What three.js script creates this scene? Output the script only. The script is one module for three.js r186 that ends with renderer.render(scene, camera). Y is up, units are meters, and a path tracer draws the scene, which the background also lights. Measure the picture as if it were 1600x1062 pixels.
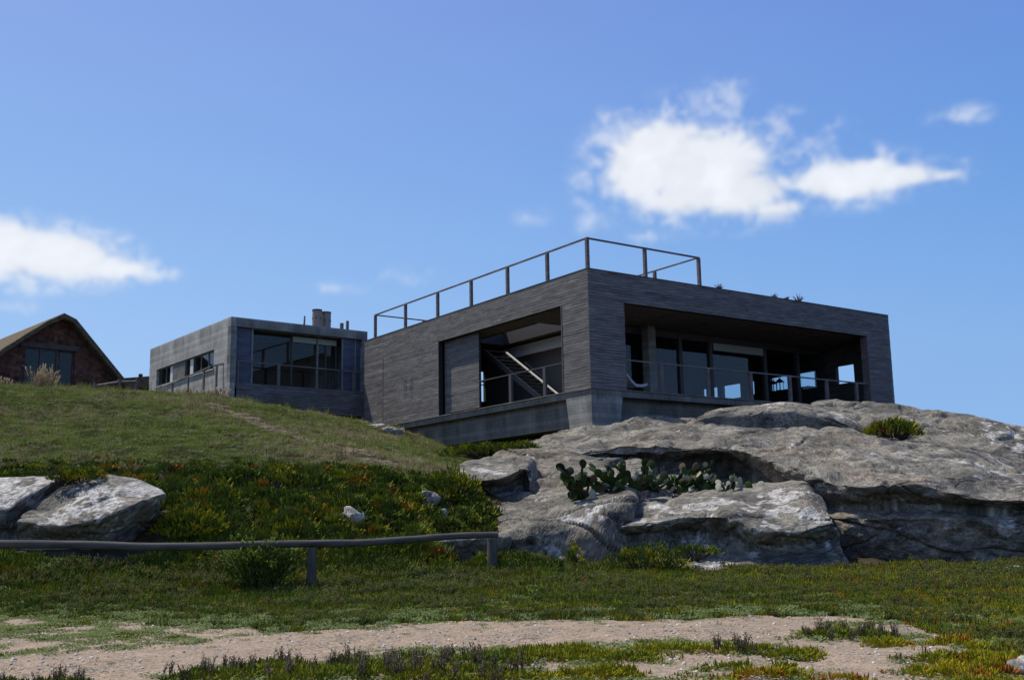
import * as THREE from 'three';
import { ImprovedNoise } from 'three/addons/math/ImprovedNoise.js';
import { mergeGeometries, mergeVertices, toCreasedNormals } from 'three/addons/utils/BufferGeometryUtils.js';

// ---------------------------------------------------------------- camera
const scene = new THREE.Scene();
const FOCAL = 1707.8, EYE = 1.55, PITCH = 0.1751, ROLL = -0.0179;
const camera = new THREE.PerspectiveCamera(2 * Math.atan(531 / FOCAL) * 180 / Math.PI, 1600 / 1062, 0.1, 3000);
camera.position.set(0, EYE, 0);
camera.rotation.order = 'YXZ';
camera.rotation.set(PITCH, 0, ROLL);
camera.updateMatrixWorld(true);
const renderer = new THREE.WebGLRenderer({ antialias: true });
renderer.toneMapping = THREE.LinearToneMapping;
renderer.toneMappingExposure = 1.0;
renderer.shadowMap.enabled = true;

// surveyed direction / point: photo column, row and forward distance in metres
const axR = new THREE.Vector3(), axU = new THREE.Vector3(), axB = new THREE.Vector3();
camera.matrixWorld.extractBasis(axR, axU, axB);
function dirOf(px, py) {
  return new THREE.Vector3().copy(axB).negate().addScaledVector(axR, (px - 800) / FOCAL).addScaledVector(axU, (531 - py) / FOCAL);
}
function at(px, py, D) {
  const d = dirOf(px, py);
  return d.multiplyScalar(D / -d.z).add(new THREE.Vector3(0, EYE, 0));
}

// ---------------------------------------------------------------- noise and random
function rng(seed) { let s = seed >>> 0; return () => { s = (s + 0x6D2B79F5) | 0; let t = Math.imul(s ^ (s >>> 15), 1 | s); t = (t + Math.imul(t ^ (t >>> 7), 61 | t)) ^ t; return ((t ^ (t >>> 14)) >>> 0) / 4294967296; }; }
const PN = new ImprovedNoise();
const n3 = (x, y, z) => PN.noise(x, y, z);
function fbm(x, y, z, oct = 4) { let a = 0.5, s = 0; for (let i = 0; i < oct; i++) { s += a * n3(x, y, z); x = x * 2.03 + 7.1; y = y * 2.03 + 3.7; z = z * 2.03 + 5.3; a *= 0.5; } return s; }
const smooth = (a, b, x) => { const t = Math.min(1, Math.max(0, (x - a) / (b - a))); return t * t * (3 - 2 * t); };
const lerp = (a, b, t) => a + (b - a) * t;
const clamp = (x, a, b) => Math.min(b, Math.max(a, x));

// ---------------------------------------------------------------- sky and sun
const SUN = new THREE.Vector3(-0.508, 1.1, -0.254).normalize();
{
  const W = 2048, H = 1024, data = new Float32Array(W * H * 4);
  // clouds: photo column, row, half width, half height, strength
  const blobs = [
    [1040, 238, 100, 60, 1.0], [1105, 262, 115, 68, 1.1], [1000, 262, 68, 60, 1.0], [1150, 300, 105, 44, 1.0], [1075, 312, 95, 34, 0.9], [1215, 325, 70, 18, 0.8], [1050, 205, 70, 28, 0.7],
    [1325, 280, 95, 34, 1.05], [1400, 277, 85, 22, 0.95], [1475, 274, 50, 9, 0.75], [1270, 290, 45, 22, 0.8],
    [1130, 150, 62, 34, 0.34], [1070, 160, 50, 24, 0.32], [1205, 212, 80, 46, 0.40], [1310, 218, 66, 32, 0.38], [1500, 181, 50, 17, 0.38], [940, 350, 44, 28, 0.28], [1015, 368, 50, 18, 0.33], [1000, 190, 80, 30, 0.36], [925, 290, 40, 40, 0.33],
    [10, 388, 110, 42, 1.1], [90, 400, 92, 38, 1.05], [-90, 392, 130, 42, 1.0], [170, 418, 72, 22, 0.8], [235, 426, 46, 12, 0.55], [110, 440, 85, 16, 0.5], [10, 430, 90, 24, 0.6],
    [645, 432, 34, 18, 0.34], [600, 426, 30, 14, 0.26], [530, 450, 46, 12, 0.24], [830, 340, 40, 26, 0.20], [20, 480, 70, 14, 0.3],
  ].map(([x, y, rx, ry, s]) => { const d = dirOf(x, y).normalize(); return [Math.atan2(d.x, -d.z), Math.asin(d.y), rx / FOCAL, ry / FOCAL, s]; });
  // the same fair-weather clouds all round the rest of the horizon
  const r = rng(77);
  for (let i = 0; i < 26; i++) {
    const az = 0.75 + r() * 4.8, el = 0.1 + r() * 0.5, w = 0.05 + r() * 0.06;
    for (let k = 0; k < 5; k++) blobs.push([az + (r() - 0.5) * w * 2.2, el + (r() - 0.5) * w * 0.6, w * (0.5 + r() * 0.6), w * (0.25 + r() * 0.25), 0.5 + r() * 0.5]);
  }
  const cA = [[0.00, 0.305, 0.520, 0.850], [0.15, 0.252, 0.458, 0.815], [0.24, 0.173, 0.375, 0.770], [0.34, 0.110, 0.285, 0.710], [0.47, 0.065, 0.195, 0.635], [0.75, 0.042, 0.135, 0.510], [1.57, 0.032, 0.105, 0.420]];
  for (let j = 0; j < H; j++) {
    const el = ((j + 0.5) / H - 0.5) * Math.PI;
    let k = 0; const e = Math.max(0, el); while (k < cA.length - 2 && cA[k + 1][0] < e) k++;
    const f = clamp((e - cA[k][0]) / (cA[k + 1][0] - cA[k][0]), 0, 1);
    const base = [1, 2, 3].map((c) => lerp(cA[k][c], cA[k + 1][c], f));
    const rowBlobs = blobs.filter((b) => Math.abs(el - b[1]) < b[3] * 1.8);
    for (let i = 0; i < W; i++) {
      const th = ((i + 0.5) / W - 0.5) * Math.PI * 2, x = Math.cos(th) * Math.cos(el), z = Math.sin(th) * Math.cos(el), y = Math.sin(el);
      const sd = Math.max(0, x * SUN.x + y * SUN.y + z * SUN.z), gl = 0.32 * Math.max(0, sd - 0.15) + 0.35 * Math.pow(sd, 24);
      let c = [base[0] + gl * 0.97, base[1] + gl * 1.02, base[2] + gl * 0.8];
      if (el > -0.02) {
        const az = Math.atan2(x, -z);
        let den = 0;
        for (const b of rowBlobs) {
          let dx = az - b[0]; if (dx > Math.PI) dx -= 2 * Math.PI; if (dx < -Math.PI) dx += 2 * Math.PI;
          dx /= b[2]; if (dx > 1.8 || dx < -1.8) continue;
          const dy = (el - b[1]) / b[3]; if (dy > 1.8 || dy < -1.8) continue;
          const q = dx * dx + dy * dy; den = Math.max(den, b[4] * Math.exp(-q * 0.9));
        }
        if (den > 0.03) {
          const wx = fbm(az * 30, el * 40, 5.5, 3) * 0.05, wy = fbm(az * 30 + 9, el * 40, 2.5, 3) * 0.04;
          const nn = fbm((az + wx) * 26 + 3.1, (el + wy) * 34, 1.7, 6), nf = fbm((az + wx) * 90, (el + wy) * 120, 9.2, 4);
          const body = smooth(0.36, 0.74, den + nn * 0.34 + nf * 0.13);
          const veil = smooth(0.05, 0.55, den * (0.75 + nn * 2.2 + nf * 1.2)) * 0.55;
          const a = Math.max(body, veil) * smooth(0.03, 0.16, den);
          const br = 0.86 + nn * 0.16 + nf * 0.05 + smooth(0.5, 1.05, den) * 0.06, cc = [br * 0.94, br * 0.98, br * 1.05];
          c = c.map((v, q) => lerp(v, cc[q], a * 0.96));
        }
      }
      const o = (j * W + i) * 4; data[o] = c[0]; data[o + 1] = c[1]; data[o + 2] = c[2]; data[o + 3] = 1;
    }
  }
  const t = new THREE.DataTexture(data, W, H, THREE.RGBAFormat, THREE.FloatType);
  t.mapping = THREE.EquirectangularReflectionMapping; t.minFilter = t.magFilter = THREE.LinearFilter; t.needsUpdate = true;
  scene.background = t; scene.environment = t;
}
const sun = new THREE.DirectionalLight(new THREE.Color().setRGB(1.0, 0.925, 0.79), 4.7);
sun.position.copy(SUN).multiplyScalar(80).add(new THREE.Vector3(0, 3, -30));
sun.target.position.set(0, 3, -30); scene.add(sun.target);
sun.castShadow = true; sun.shadow.radius = 1; sun.shadow.mapSize.set(4096, 4096);
Object.assign(sun.shadow.camera, { left: -45, right: 45, top: 45, bottom: -45, near: 1, far: 200 });
scene.add(sun);

// ---------------------------------------------------------------- object helpers
const taken = {};
function numbered(n) { if (!(n in taken)) { taken[n] = 0; return n; } taken[n]++; return n + '_' + String(taken[n]).padStart(3, '0'); }
function tag(o, label, category, group, kind) { o.userData.label = label; o.userData.category = category; if (group) o.userData.group = group; if (kind) o.userData.kind = kind; return o; }
function thing(name, label, category, pos = [0, 0, 0], turn = 0, group) {
  const o = new THREE.Group(); o.name = numbered(name); scene.add(o);
  o.position.set(...pos); o.rotation.y = turn; tag(o, label, category, group); return o;
}
function obj(name, geos, mat, parent) {
  const g = Array.isArray(geos) ? (geos.length > 1 ? mergeGeometries(geos) : geos[0]) : geos;
  const m = new THREE.Mesh(g, mat); m.name = parent ? name : numbered(name); (parent || scene).add(m); return m;
}
function struct(name, geos, mat) { const m = obj(name, geos, mat); m.userData.kind = 'structure'; return m; }
// box with uv in metres, u along the longer horizontal run of each face
function bx(x0, x1, y0, y1, z0, z1, uo = 0, vo = 0) {
  const g = new THREE.BoxGeometry(x1 - x0, y1 - y0, z1 - z0); g.translate((x0 + x1) / 2, (y0 + y1) / 2, (z0 + z1) / 2);
  const p = g.attributes.position, n = g.attributes.normal, u = g.attributes.uv;
  for (let i = 0; i < p.count; i++) {
    const X = p.getX(i), Y = p.getY(i), Z = p.getZ(i);
    if (Math.abs(n.getX(i)) > 0.5) u.setXY(i, Z + uo, Y + vo); else if (Math.abs(n.getY(i)) > 0.5) u.setXY(i, X + uo, Z + vo); else u.setXY(i, X + uo, Y + vo);
  }
  return g;
}
// straight square bar between two points
function bar(a, b, w, h = w) {
  const A = new THREE.Vector3(...a), B = new THREE.Vector3(...b), d = B.clone().sub(A), L = d.length();
  const g = bx(-w / 2, w / 2, -h / 2, h / 2, 0, L);
  const m = new THREE.Matrix4().lookAt(B, A, Math.abs(d.y) > 0.95 * L ? new THREE.Vector3(0, 0, 1) : new THREE.Vector3(0, 1, 0));
  g.applyMatrix4(m); g.translate(A.x, A.y, A.z); return g;
}
function rod(a, b, r0, r1 = r0, seg = 8) {
  const A = new THREE.Vector3(...a), B = new THREE.Vector3(...b), d = B.clone().sub(A), L = d.length();
  const g = new THREE.CylinderGeometry(r1, r0, L, seg, 1); g.translate(0, L / 2, 0);
  g.applyQuaternion(new THREE.Quaternion().setFromUnitVectors(new THREE.Vector3(0, 1, 0), d.normalize())); g.translate(A.x, A.y, A.z); return g;
}

// ---------------------------------------------------------------- textures
function tex(w, h, fn, rx = 1, ry = 1, srgb = true) {
  const d = new Uint8Array(w * h * 4);
  for (let j = 0; j < h; j++) for (let i = 0; i < w; i++) { const c = fn(i / w, j / h, i, j), o = (j * w + i) * 4; d[o] = clamp(c[0], 0, 1) * 255; d[o + 1] = clamp(c[1], 0, 1) * 255; d[o + 2] = clamp(c[2], 0, 1) * 255; d[o + 3] = 255; }
  const t = new THREE.DataTexture(d, w, h); t.wrapS = t.wrapT = THREE.RepeatWrapping; t.repeat.set(rx, ry);
  t.magFilter = THREE.LinearFilter; t.minFilter = THREE.LinearMipmapLinearFilter; t.generateMipmaps = true; if (srgb) t.colorSpace = THREE.SRGBColorSpace; t.needsUpdate = true; return t;
}
// tileable fbm on a torus
function tf(u, v, fu, fv, s, oct = 4) {
  let a = 0.5, r = 0;
  for (let i = 0; i < oct; i++) {
    const U = u * fu, V = v * fv, f = (x, y) => n3(x, y, s + i * 3.3);
    const wu = u, wv = v;
    r += a * ((f(U, V) * (1 - wu) + f(U - fu, V) * wu) * (1 - wv) + (f(U, V - fv) * (1 - wu) + f(U - fu, V - fv) * wu) * wv) * 1.25;
    fu *= 2; fv *= 2; a *= 0.55;
  }
  return r;
}
const rockDetail = tex(512, 512, (u, v) => {
  const a = tf(u, v, 9, 9, 1.1, 5), b = tf(u, v, 40, 40, 4.2, 4), c = tf(u, v, 120, 120, 8.5, 3);
  let g = 0.84 + a * 0.32 + b * 0.34 + c * 0.30;
  const pit = smooth(0.12, 0.28, tf(u, v, 26, 26, 15.1, 4)); g -= pit * 0.25;
  const sp = smooth(0.10, 0.2, tf(u, v, 18, 18, 21.3, 5)); g += sp * 0.16;
  return [g, g * 0.985, g * 0.96];
}, 0.4, 0.4);
const rockBump = tex(512, 512, (u, v) => {
  const a = tf(u, v, 8, 8, 2.1, 6), b = tf(u, v, 34, 34, 5.2, 4);
  const cr = 1 - smooth(0, 0.05, Math.abs(tf(u, v, 5, 5, 31.3, 5)));
  const g = 0.55 + a * 0.5 + b * 0.35 - cr * 0.35; return [g, g, g];
}, 0.4, 0.4, false);
const woodGrain = tex(512, 512, (u, v) => {
  const a = tf(u, v, 5, 60, 1.9, 4), b = tf(u, v, 24, 150, 3.3, 3), c = tf(u, v, 7, 5, 12.3, 3);
  const g = 0.80 + a * 0.42 + b * 0.3 + c * 0.3; return [g, g * (0.99 + c * 0.05), g * (0.98 + c * 0.04)];
}, 0.25, 1);
const woodBump = tex(512, 512, (u, v) => { const g = 0.5 + tf(u, v, 4, 70, 6.6, 4) * 0.6; return [g, g, g]; }, 0.25, 1, false);
const concreteMap = tex(512, 512, (u, v) => {
  const a = tf(u, v, 4, 4, 2.4, 5), b = tf(u, v, 50, 50, 7.7, 3), s = tf(u, v, 26, 3, 11.5, 4);
  const row = Math.floor(v * 20), k = (Math.sin(row * 91.7) * 43758.5) % 1, j = Math.abs(((v * 20) % 1) - 0.5) > 0.46 ? -0.07 : 0;
  const g = 0.84 + a * 0.28 + b * 0.14 + s * 0.16 + k * 0.06 + j; return [g, g * 0.995, g * 0.98];
}, 1 / 3, 1 / 3);
const concreteBump = tex(512, 512, (u, v) => { const row = Math.floor(v * 20), k = Math.abs((Math.sin(row * 91.7) * 43758.5) % 1), j = Math.abs(((v * 20) % 1) - 0.5) > 0.46 ? -0.3 : 0; const g = 0.5 + k * 0.2 + j + tf(u, v, 12, 90, 3.9, 3) * 0.25; return [g, g, g]; }, 1 / 3, 1 / 3, false);
const sandMap = tex(512, 512, (u, v) => {
  const a = tf(u, v, 5, 5, 2.9, 5), b = tf(u, v, 60, 60, 5.7, 3), c = tf(u, v, 200, 200, 3.1, 2), p = smooth(0.2, 0.33, tf(u, v, 75, 75, 17.1, 3)), q = smooth(0.2, 0.3, tf(u, v, 55, 55, 27.1, 3));
  const g = 0.80 + a * 0.26 + b * 0.45 + c * 0.45 + p * 0.30 - q * 0.45; return [g, g * (0.99 - a * 0.06), g * (0.98 - a * 0.08)];
}, 0.5, 0.5);
const sandBump = tex(512, 512, (u, v) => { const g = 0.5 + tf(u, v, 20, 20, 5.7, 5) * 0.6 + smooth(0.2, 0.33, tf(u, v, 60, 60, 17.1, 3)) * 0.3; return [g, g, g]; }, 0.5, 0.5, false);
const thatchMap = tex(512, 512, (u, v) => { const a = tf(u, v, 120, 6, 4.4, 3), b = tf(u, v, 6, 8, 7.1, 4); const g = 0.75 + a * 0.5 + b * 0.4; return [g, g * 0.97, g * 0.92]; }, 0.5, 0.5);
const soilMap = tex(512, 512, (u, v) => { const g = 0.75 + tf(u, v, 8, 8, 14.4, 6) * 0.7 + tf(u, v, 70, 70, 3.3, 2) * 0.3; return [g, g * 0.97, g * 0.93]; }, 0.5, 0.5);

// ---------------------------------------------------------------- materials
const L = (r, g, b) => new THREE.Color().setRGB(r, g, b);
const std = (c, rough, extra = {}) => new THREE.MeshPhysicalMaterial({ color: c, roughness: rough, specularIntensity: rough > 0.8 ? 0.35 : 1, ...extra });
const boardTones = [[0.255, 0.243, 0.238], [0.275, 0.263, 0.256], [0.230, 0.220, 0.217], [0.300, 0.288, 0.276], [0.258, 0.242, 0.228], [0.350, 0.338, 0.322]]
  .map((c) => std(L(...c), 0.82, { map: woodGrain, bumpMap: woodBump, bumpScale: 0.004 }));
const M = {
  woodBack: std(L(0.035, 0.032, 0.03), 0.95),
  ceiling: std(L(0.20, 0.18, 0.16), 0.85, { map: woodGrain }),
  post: std(L(0.25, 0.205, 0.20), 0.85, { map: woodGrain, bumpMap: woodBump, bumpScale: 0.003 }),
  rail: std(L(0.24, 0.22, 0.20), 0.8, { map: woodGrain }),
  paleWood: std(L(0.52, 0.49, 0.44), 0.7, { map: woodGrain, bumpMap: woodBump, bumpScale: 0.002 }),
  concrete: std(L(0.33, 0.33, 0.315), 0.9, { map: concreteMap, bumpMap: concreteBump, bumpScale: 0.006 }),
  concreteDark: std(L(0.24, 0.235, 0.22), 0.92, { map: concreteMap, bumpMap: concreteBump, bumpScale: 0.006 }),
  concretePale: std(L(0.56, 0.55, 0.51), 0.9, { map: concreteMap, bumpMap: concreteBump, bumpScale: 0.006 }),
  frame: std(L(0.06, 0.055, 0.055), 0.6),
  frameGrey: std(L(0.20, 0.20, 0.21), 0.55),
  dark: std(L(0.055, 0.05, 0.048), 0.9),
  interior: std(L(0.16, 0.145, 0.13), 0.9),
  blind: std(L(0.34, 0.37, 0.33), 0.8),
  shutter: std(L(0.115, 0.135, 0.20), 0.6, { map: woodGrain, bumpMap: woodBump, bumpScale: 0.003 }),
  white: std(L(0.62, 0.61, 0.58), 0.6),
  glass: new THREE.MeshPhysicalMaterial({ color: L(0.70, 0.80, 0.84), transmission: 1, thickness: 0, roughness: 0.02, ior: 1.5 }),
  steel: std(L(0.24, 0.20, 0.17), 0.7),
  cloth: std(L(0.42, 0.44, 0.45), 0.95),
  black: std(L(0.02, 0.02, 0.02), 0.5),
  rock: std(L(1, 1, 1), 0.95, { vertexColors: true, map: rockDetail, bumpMap: rockBump, bumpScale: 0.034 }),
  stone: std(L(0.30, 0.29, 0.27), 0.93, { map: rockDetail, bumpMap: rockBump, bumpScale: 0.03 }),
  stoneWhite: std(L(0.48, 0.46, 0.43), 0.93, { map: rockDetail, bumpMap: rockBump, bumpScale: 0.03 }),
  sand: std(L(0.410, 0.325, 0.245), 0.97, { map: sandMap, bumpMap: sandBump, bumpScale: 0.015 }),
  soil: std(L(0.070, 0.055, 0.036), 0.97, { map: soilMap }),
  weathered: std(L(0.150, 0.140, 0.125), 0.9, { map: woodGrain, bumpMap: woodBump, bumpScale: 0.006 }),
  brick: std(L(0.20, 0.105, 0.078), 0.92, { map: soilMap }),
  mortar: std(L(0.16, 0.13, 0.11), 0.95),
  thatch: std(L(0.23, 0.19, 0.13), 0.97, { map: thatchMap, bumpMap: thatchMap, bumpScale: 0.03 }),
};
const leafMat = (c) => new THREE.MeshPhysicalMaterial({ color: L(...c), roughness: 0.95, specularIntensity: 0.15, transmission: 0.3, thickness: 0, side: THREE.DoubleSide });

// ---------------------------------------------------------------- ground: one sheet through surveyed points
const ctrl = [];
for (const X of [-60, -30, -15, -6, 0, 6, 15, 30, 60]) for (const D of [-60, -20, 0, 8, 13, 18]) ctrl.push([X, 0.05 + 0.033 * D, D]);
for (const [x, y, D] of [
  [-160, 902, 19.1], [0, 901, 19.1], [150, 900, 19.2], [-160, 868, 19.9], [0, 868, 19.9], [150, 869, 20.0], [300, 902, 20], [450, 900, 20], [600, 898, 20.2], [760, 893, 20.6], [950, 892, 21], [1150, 892, 21.2], [1350, 890, 21.3], [1600, 889, 21.3], [1750, 889, 21.3],
  [-160, 862, 21.3], [0, 862, 21.3], [300, 880, 20.75], [450, 878, 20.8], [600, 876, 20.95], [740, 880, 21.6],
  [-160, 790, 22.8], [0, 790, 22.8], [200, 800, 22.6], [300, 805, 21.7], [450, 805, 21.8], [600, 800, 22.2], [730, 790, 24],
  [-160, 742, 24.3], [0, 742, 24.4], [200, 736, 24.5], [300, 735, 24.5], [450, 735, 24.6], [600, 735, 25], [720, 740, 26.5],
  [-160, 690, 28], [0, 700, 27.5], [100, 690, 28], [300, 690, 28.5], [450, 690, 29.5], [600, 696, 32], [690, 712, 36],
  [-160, 640, 33], [0, 650, 32.5], [100, 650, 33], [300, 650, 34], [450, 650, 37], [530, 655, 41], [625, 672, 41], [640, 680, 42], [700, 702, 40.5],
  [-160, 598, 43], [0, 602, 43], [100, 608, 43.5], [200, 615, 43], [300, 618, 41.5], [366, 626, 42.5], [450, 638, 44.5], [560, 664, 46.5],
]) { const p = at(x, y, D); ctrl.push([p.x, p.y, D]); }
for (const [X, Y, D] of [[-12, 7.9, 52], [-22, 8.0, 56], [-30, 8.1, 56], [-5, 7.0, 56], [-40, 8, 70], [0, 6.2, 70], [40, 4, 70], [4, 3.6, 38], [8, 3.2, 37], [14, 3.0, 37], [22, 2.8, 36], [2, 1.6, 30], [8, 1.5, 28], [15, 1.4, 28], [24, 1.5, 29], [8, 4.2, 46], [20, 4, 48], [-45, 5.5, 38], [-45, 1.6, 22], [45, 1.2, 24], [45, 2.6, 40], [-90, 4, 60], [90, 2, 60], [0, 5, 110], [-60, 6, 110], [60, 3, 110]]) ctrl.push([X, Y, D]);
const tps = (() => {
  const N = ctrl.length, n = N + 3, A = [], s = 20;
  const phi = (r2) => (r2 > 1e-12 ? 0.5 * r2 * Math.log(r2) : 0);
  for (let i = 0; i < n; i++) A.push(new Float64Array(n + 1));
  for (let i = 0; i < N; i++) {
    const [xi, yi, di] = ctrl[i];
    for (let j = 0; j < N; j++) { const dx = (xi - ctrl[j][0]) / s, dd = (di - ctrl[j][2]) / s; A[i][j] = phi(dx * dx + dd * dd) + (i === j ? 2e-4 : 0); }
    A[i][N] = A[N][i] = 1; A[i][N + 1] = A[N + 1][i] = xi / s; A[i][N + 2] = A[N + 2][i] = di / s; A[i][n] = yi;
  }
  for (let c = 0; c < n; c++) {
    let p = c; for (let r = c + 1; r < n; r++) if (Math.abs(A[r][c]) > Math.abs(A[p][c])) p = r;
    [A[c], A[p]] = [A[p], A[c]];
    for (let r = c + 1; r < n; r++) { const f = A[r][c] / A[c][c]; if (f) for (let k = c; k <= n; k++) A[r][k] -= f * A[c][k]; }
  }
  const w = new Float64Array(n);
  for (let c = n - 1; c >= 0; c--) { let v = A[c][n]; for (let k = c + 1; k < n; k++) v -= A[c][k] * w[k]; w[c] = v / A[c][c]; }
  return (X, D) => { let v = w[N] + w[N + 1] * X / s + w[N + 2] * D / s; for (let j = 0; j < N; j++) { const dx = (X - ctrl[j][0]) / s, dd = (D - ctrl[j][2]) / s, r2 = dx * dx + dd * dd; if (r2 > 1e-12) v += w[j] * 0.5 * r2 * Math.log(r2); } return v; };
})();
function groundY(X, Z) {
  const D = -Z, far = Math.max(Math.abs(X) - 70, D - 100, -D - 60, 0);
  let y = far > 0 ? lerp(tps(clamp(X, -70, 70), clamp(D, -60, 100)), 2, smooth(0, 150, far)) : tps(X, D);
  const k = smooth(19, 23, D);
  y += (D < 18 ? 0.014 * n3(X * 5.2, Z * 5.2, 2.2) : 0) + lerp(0.035, 0.13, k) * n3(X * 0.9, Z * 0.9, 4.4) + lerp(0.020, 0.09, k) * n3(X * 2.7, Z * 2.7, 8.1);
  const bank = smooth(20.4, 21.2, D) * smooth(25.2, 24, D) * smooth(1.5, 0, X); if (bank > 0) y += bank * (0.48 * Math.abs(n3(X * 1.25, Z * 1.25, 3.3)) + 0.20 * n3(X * 2.3, Z * 2.3, 6.1) - 0.06);
  return y;
}
// where a photo row/column meets the nearly level foreground
function onGround(px, py) { const d = dirOf(px, py), k = -d.z; const D = (0.05 - EYE) / (d.y / k - 0.033); return [d.x / k * D, D]; }

function axis(segs) { const a = []; for (const [f, t, st] of segs) for (let v = f; v < t - 1e-6; v += st) a.push(v); a.push(segs[segs.length - 1][1]); return a; }
const gxs = axis([[-600, -120, 40], [-120, -48, 6], [-48, -26, 1], [-26, -11, 0.2], [-11, 11, 0.085], [11, 26, 0.2], [26, 48, 1], [48, 120, 6], [120, 600, 40]]);
const gds = axis([[-400, -60, 40], [-60, -4, 5], [-4, 8, 0.7], [8, 16, 0.075], [16, 26, 0.13], [26, 48, 0.25], [48, 66, 1], [66, 130, 6], [130, 900, 55]]);
const GX = gxs.length, GD = gds.length, GY = new Float32Array(GX * GD);
for (let j = 0; j < GD; j++) for (let i = 0; i < GX; i++) GY[j * GX + i] = groundY(gxs[i], -gds[j]);
function find(arr, v) { let lo = 0, hi = arr.length - 2; while (lo < hi) { const m = (lo + hi + 1) >> 1; if (arr[m] <= v) lo = m; else hi = m - 1; } return lo; }
function heightAt(X, Z) { const D = -Z, i = find(gxs, X), j = find(gds, D), fx = (X - gxs[i]) / (gxs[i + 1] - gxs[i]), fd = (D - gds[j]) / (gds[j + 1] - gds[j]); const o = j * GX + i; return lerp(lerp(GY[o], GY[o + 1], fx), lerp(GY[o + GX], GY[o + GX + 1], fx), fd); }

// bare sand of the path and its edges
const pathFar = [[-500, 954], [0, 956], [150, 964], [300, 976], [420, 987], [560, 977], [700, 973], [900, 970], [1100, 966], [1290, 962], [1400, 971], [1470, 994], [1500, 1019], [1460, 1054], [1500, 1109], [1700, 1209]].map(([x, y]) => onGround(x, y));
function pathEdge(X) { if (X <= pathFar[0][0]) return pathFar[0][1]; for (let i = 0; i < pathFar.length - 1; i++) { const a = pathFar[i], b = pathFar[i + 1]; if (X >= a[0] && X <= b[0]) return lerp(a[1], b[1], (X - a[0]) / (b[0] - a[0])); } return 0; }
const patchPix = [[110, 968, 60, 6], [215, 970, 35, 5], [320, 985, 50, 4]];
const sandSpots = [[205, 968, 0.55, 0.35], [110, 985, 0.8, 0.4], [320, 985, 0.5, 0.3]].map(([x, y, rx, rd]) => [...onGround(x, y), rx, rd]);
function sandK(X, D) {   // > 0 where bare sand shows
  let k = pathEdge(X) - D;
  for (const [x, d, rx, rd] of sandSpots) k = Math.max(k, 0.5 * (1 - Math.hypot((X - x) / rx, (D - d) / rd)));
  return k + 0.45 * fbm(X * 1.6, D * 1.6, 3.3, 4);
}
{
  const pos = new Float32Array(GX * GD * 3), uv = new Float32Array(GX * GD * 2), idx = [], sandIdx = [];
  for (let j = 0; j < GD; j++) for (let i = 0; i < GX; i++) { const o = j * GX + i; pos.set([gxs[i], GY[o], -gds[j]], o * 3); uv.set([gxs[i], gds[j]], o * 2); }
  for (let j = 0; j < GD - 1; j++) for (let i = 0; i < GX - 1; i++) {
    const a = j * GX + i, b = a + 1, c = a + GX, d = c + 1; idx.push(a, b, d, a, d, c);
    const X = (gxs[i] + gxs[i + 1]) / 2, D = (gds[j] + gds[j + 1]) / 2;
    if (D > 3 && D < 20 && Math.abs(X) < 26 && sandK(X, D) > 0) sandIdx.push(a, b, d, a, d, c);
  }
  const g = new THREE.BufferGeometry(); g.setAttribute('position', new THREE.BufferAttribute(pos, 3)); g.setAttribute('uv', new THREE.BufferAttribute(uv, 2)); g.setIndex(idx); g.computeVertexNormals();
  const gr = struct('ground', g, M.soil); tag(gr, 'dark soil ground rising from the path to the hilltop', 'ground');
  const s = new THREE.BufferGeometry(); const map = new Map(), sp = [], su = [], si = [];
  for (const o of sandIdx) { if (!map.has(o)) { map.set(o, sp.length / 3); sp.push(pos[o * 3], pos[o * 3 + 1] + 0.008, pos[o * 3 + 2]); su.push(uv[o * 2], uv[o * 2 + 1]); } si.push(map.get(o)); }
  s.setAttribute('position', new THREE.Float32BufferAttribute(sp, 3)); s.setAttribute('uv', new THREE.Float32BufferAttribute(su, 2)); s.setIndex(si); s.computeVertexNormals();
  const st = struct('sand_path', s, M.sand); tag(st, 'pinkish sandy footpath crossing the foreground', 'path');
}

// ---------------------------------------------------------------- granite
const rockCell = 0.2, rockTop = new Map();
function rockKey(X, Z) { return Math.round(X / rockCell) * 10007 + Math.round(Z / rockCell); }
function rockAt(X, Z) { return rockTop.get(rockKey(X, Z)) ?? -99; }
function cr(p0, p1, p2, p3, t, k = 0.42) {
  const t2 = t * t, t3 = t2 * t, a = -k * t3 + 2 * k * t2 - k * t, b = (2 - k) * t3 + (k - 3) * t2 + 1, c = (k - 2) * t3 + (3 - 2 * k) * t2 + k * t, d = k * t3 - k * t2;
  return [0, 1, 2].map((i) => a * p0[i] + b * p1[i] + c * p2[i] + d * p3[i]);
}
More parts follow.
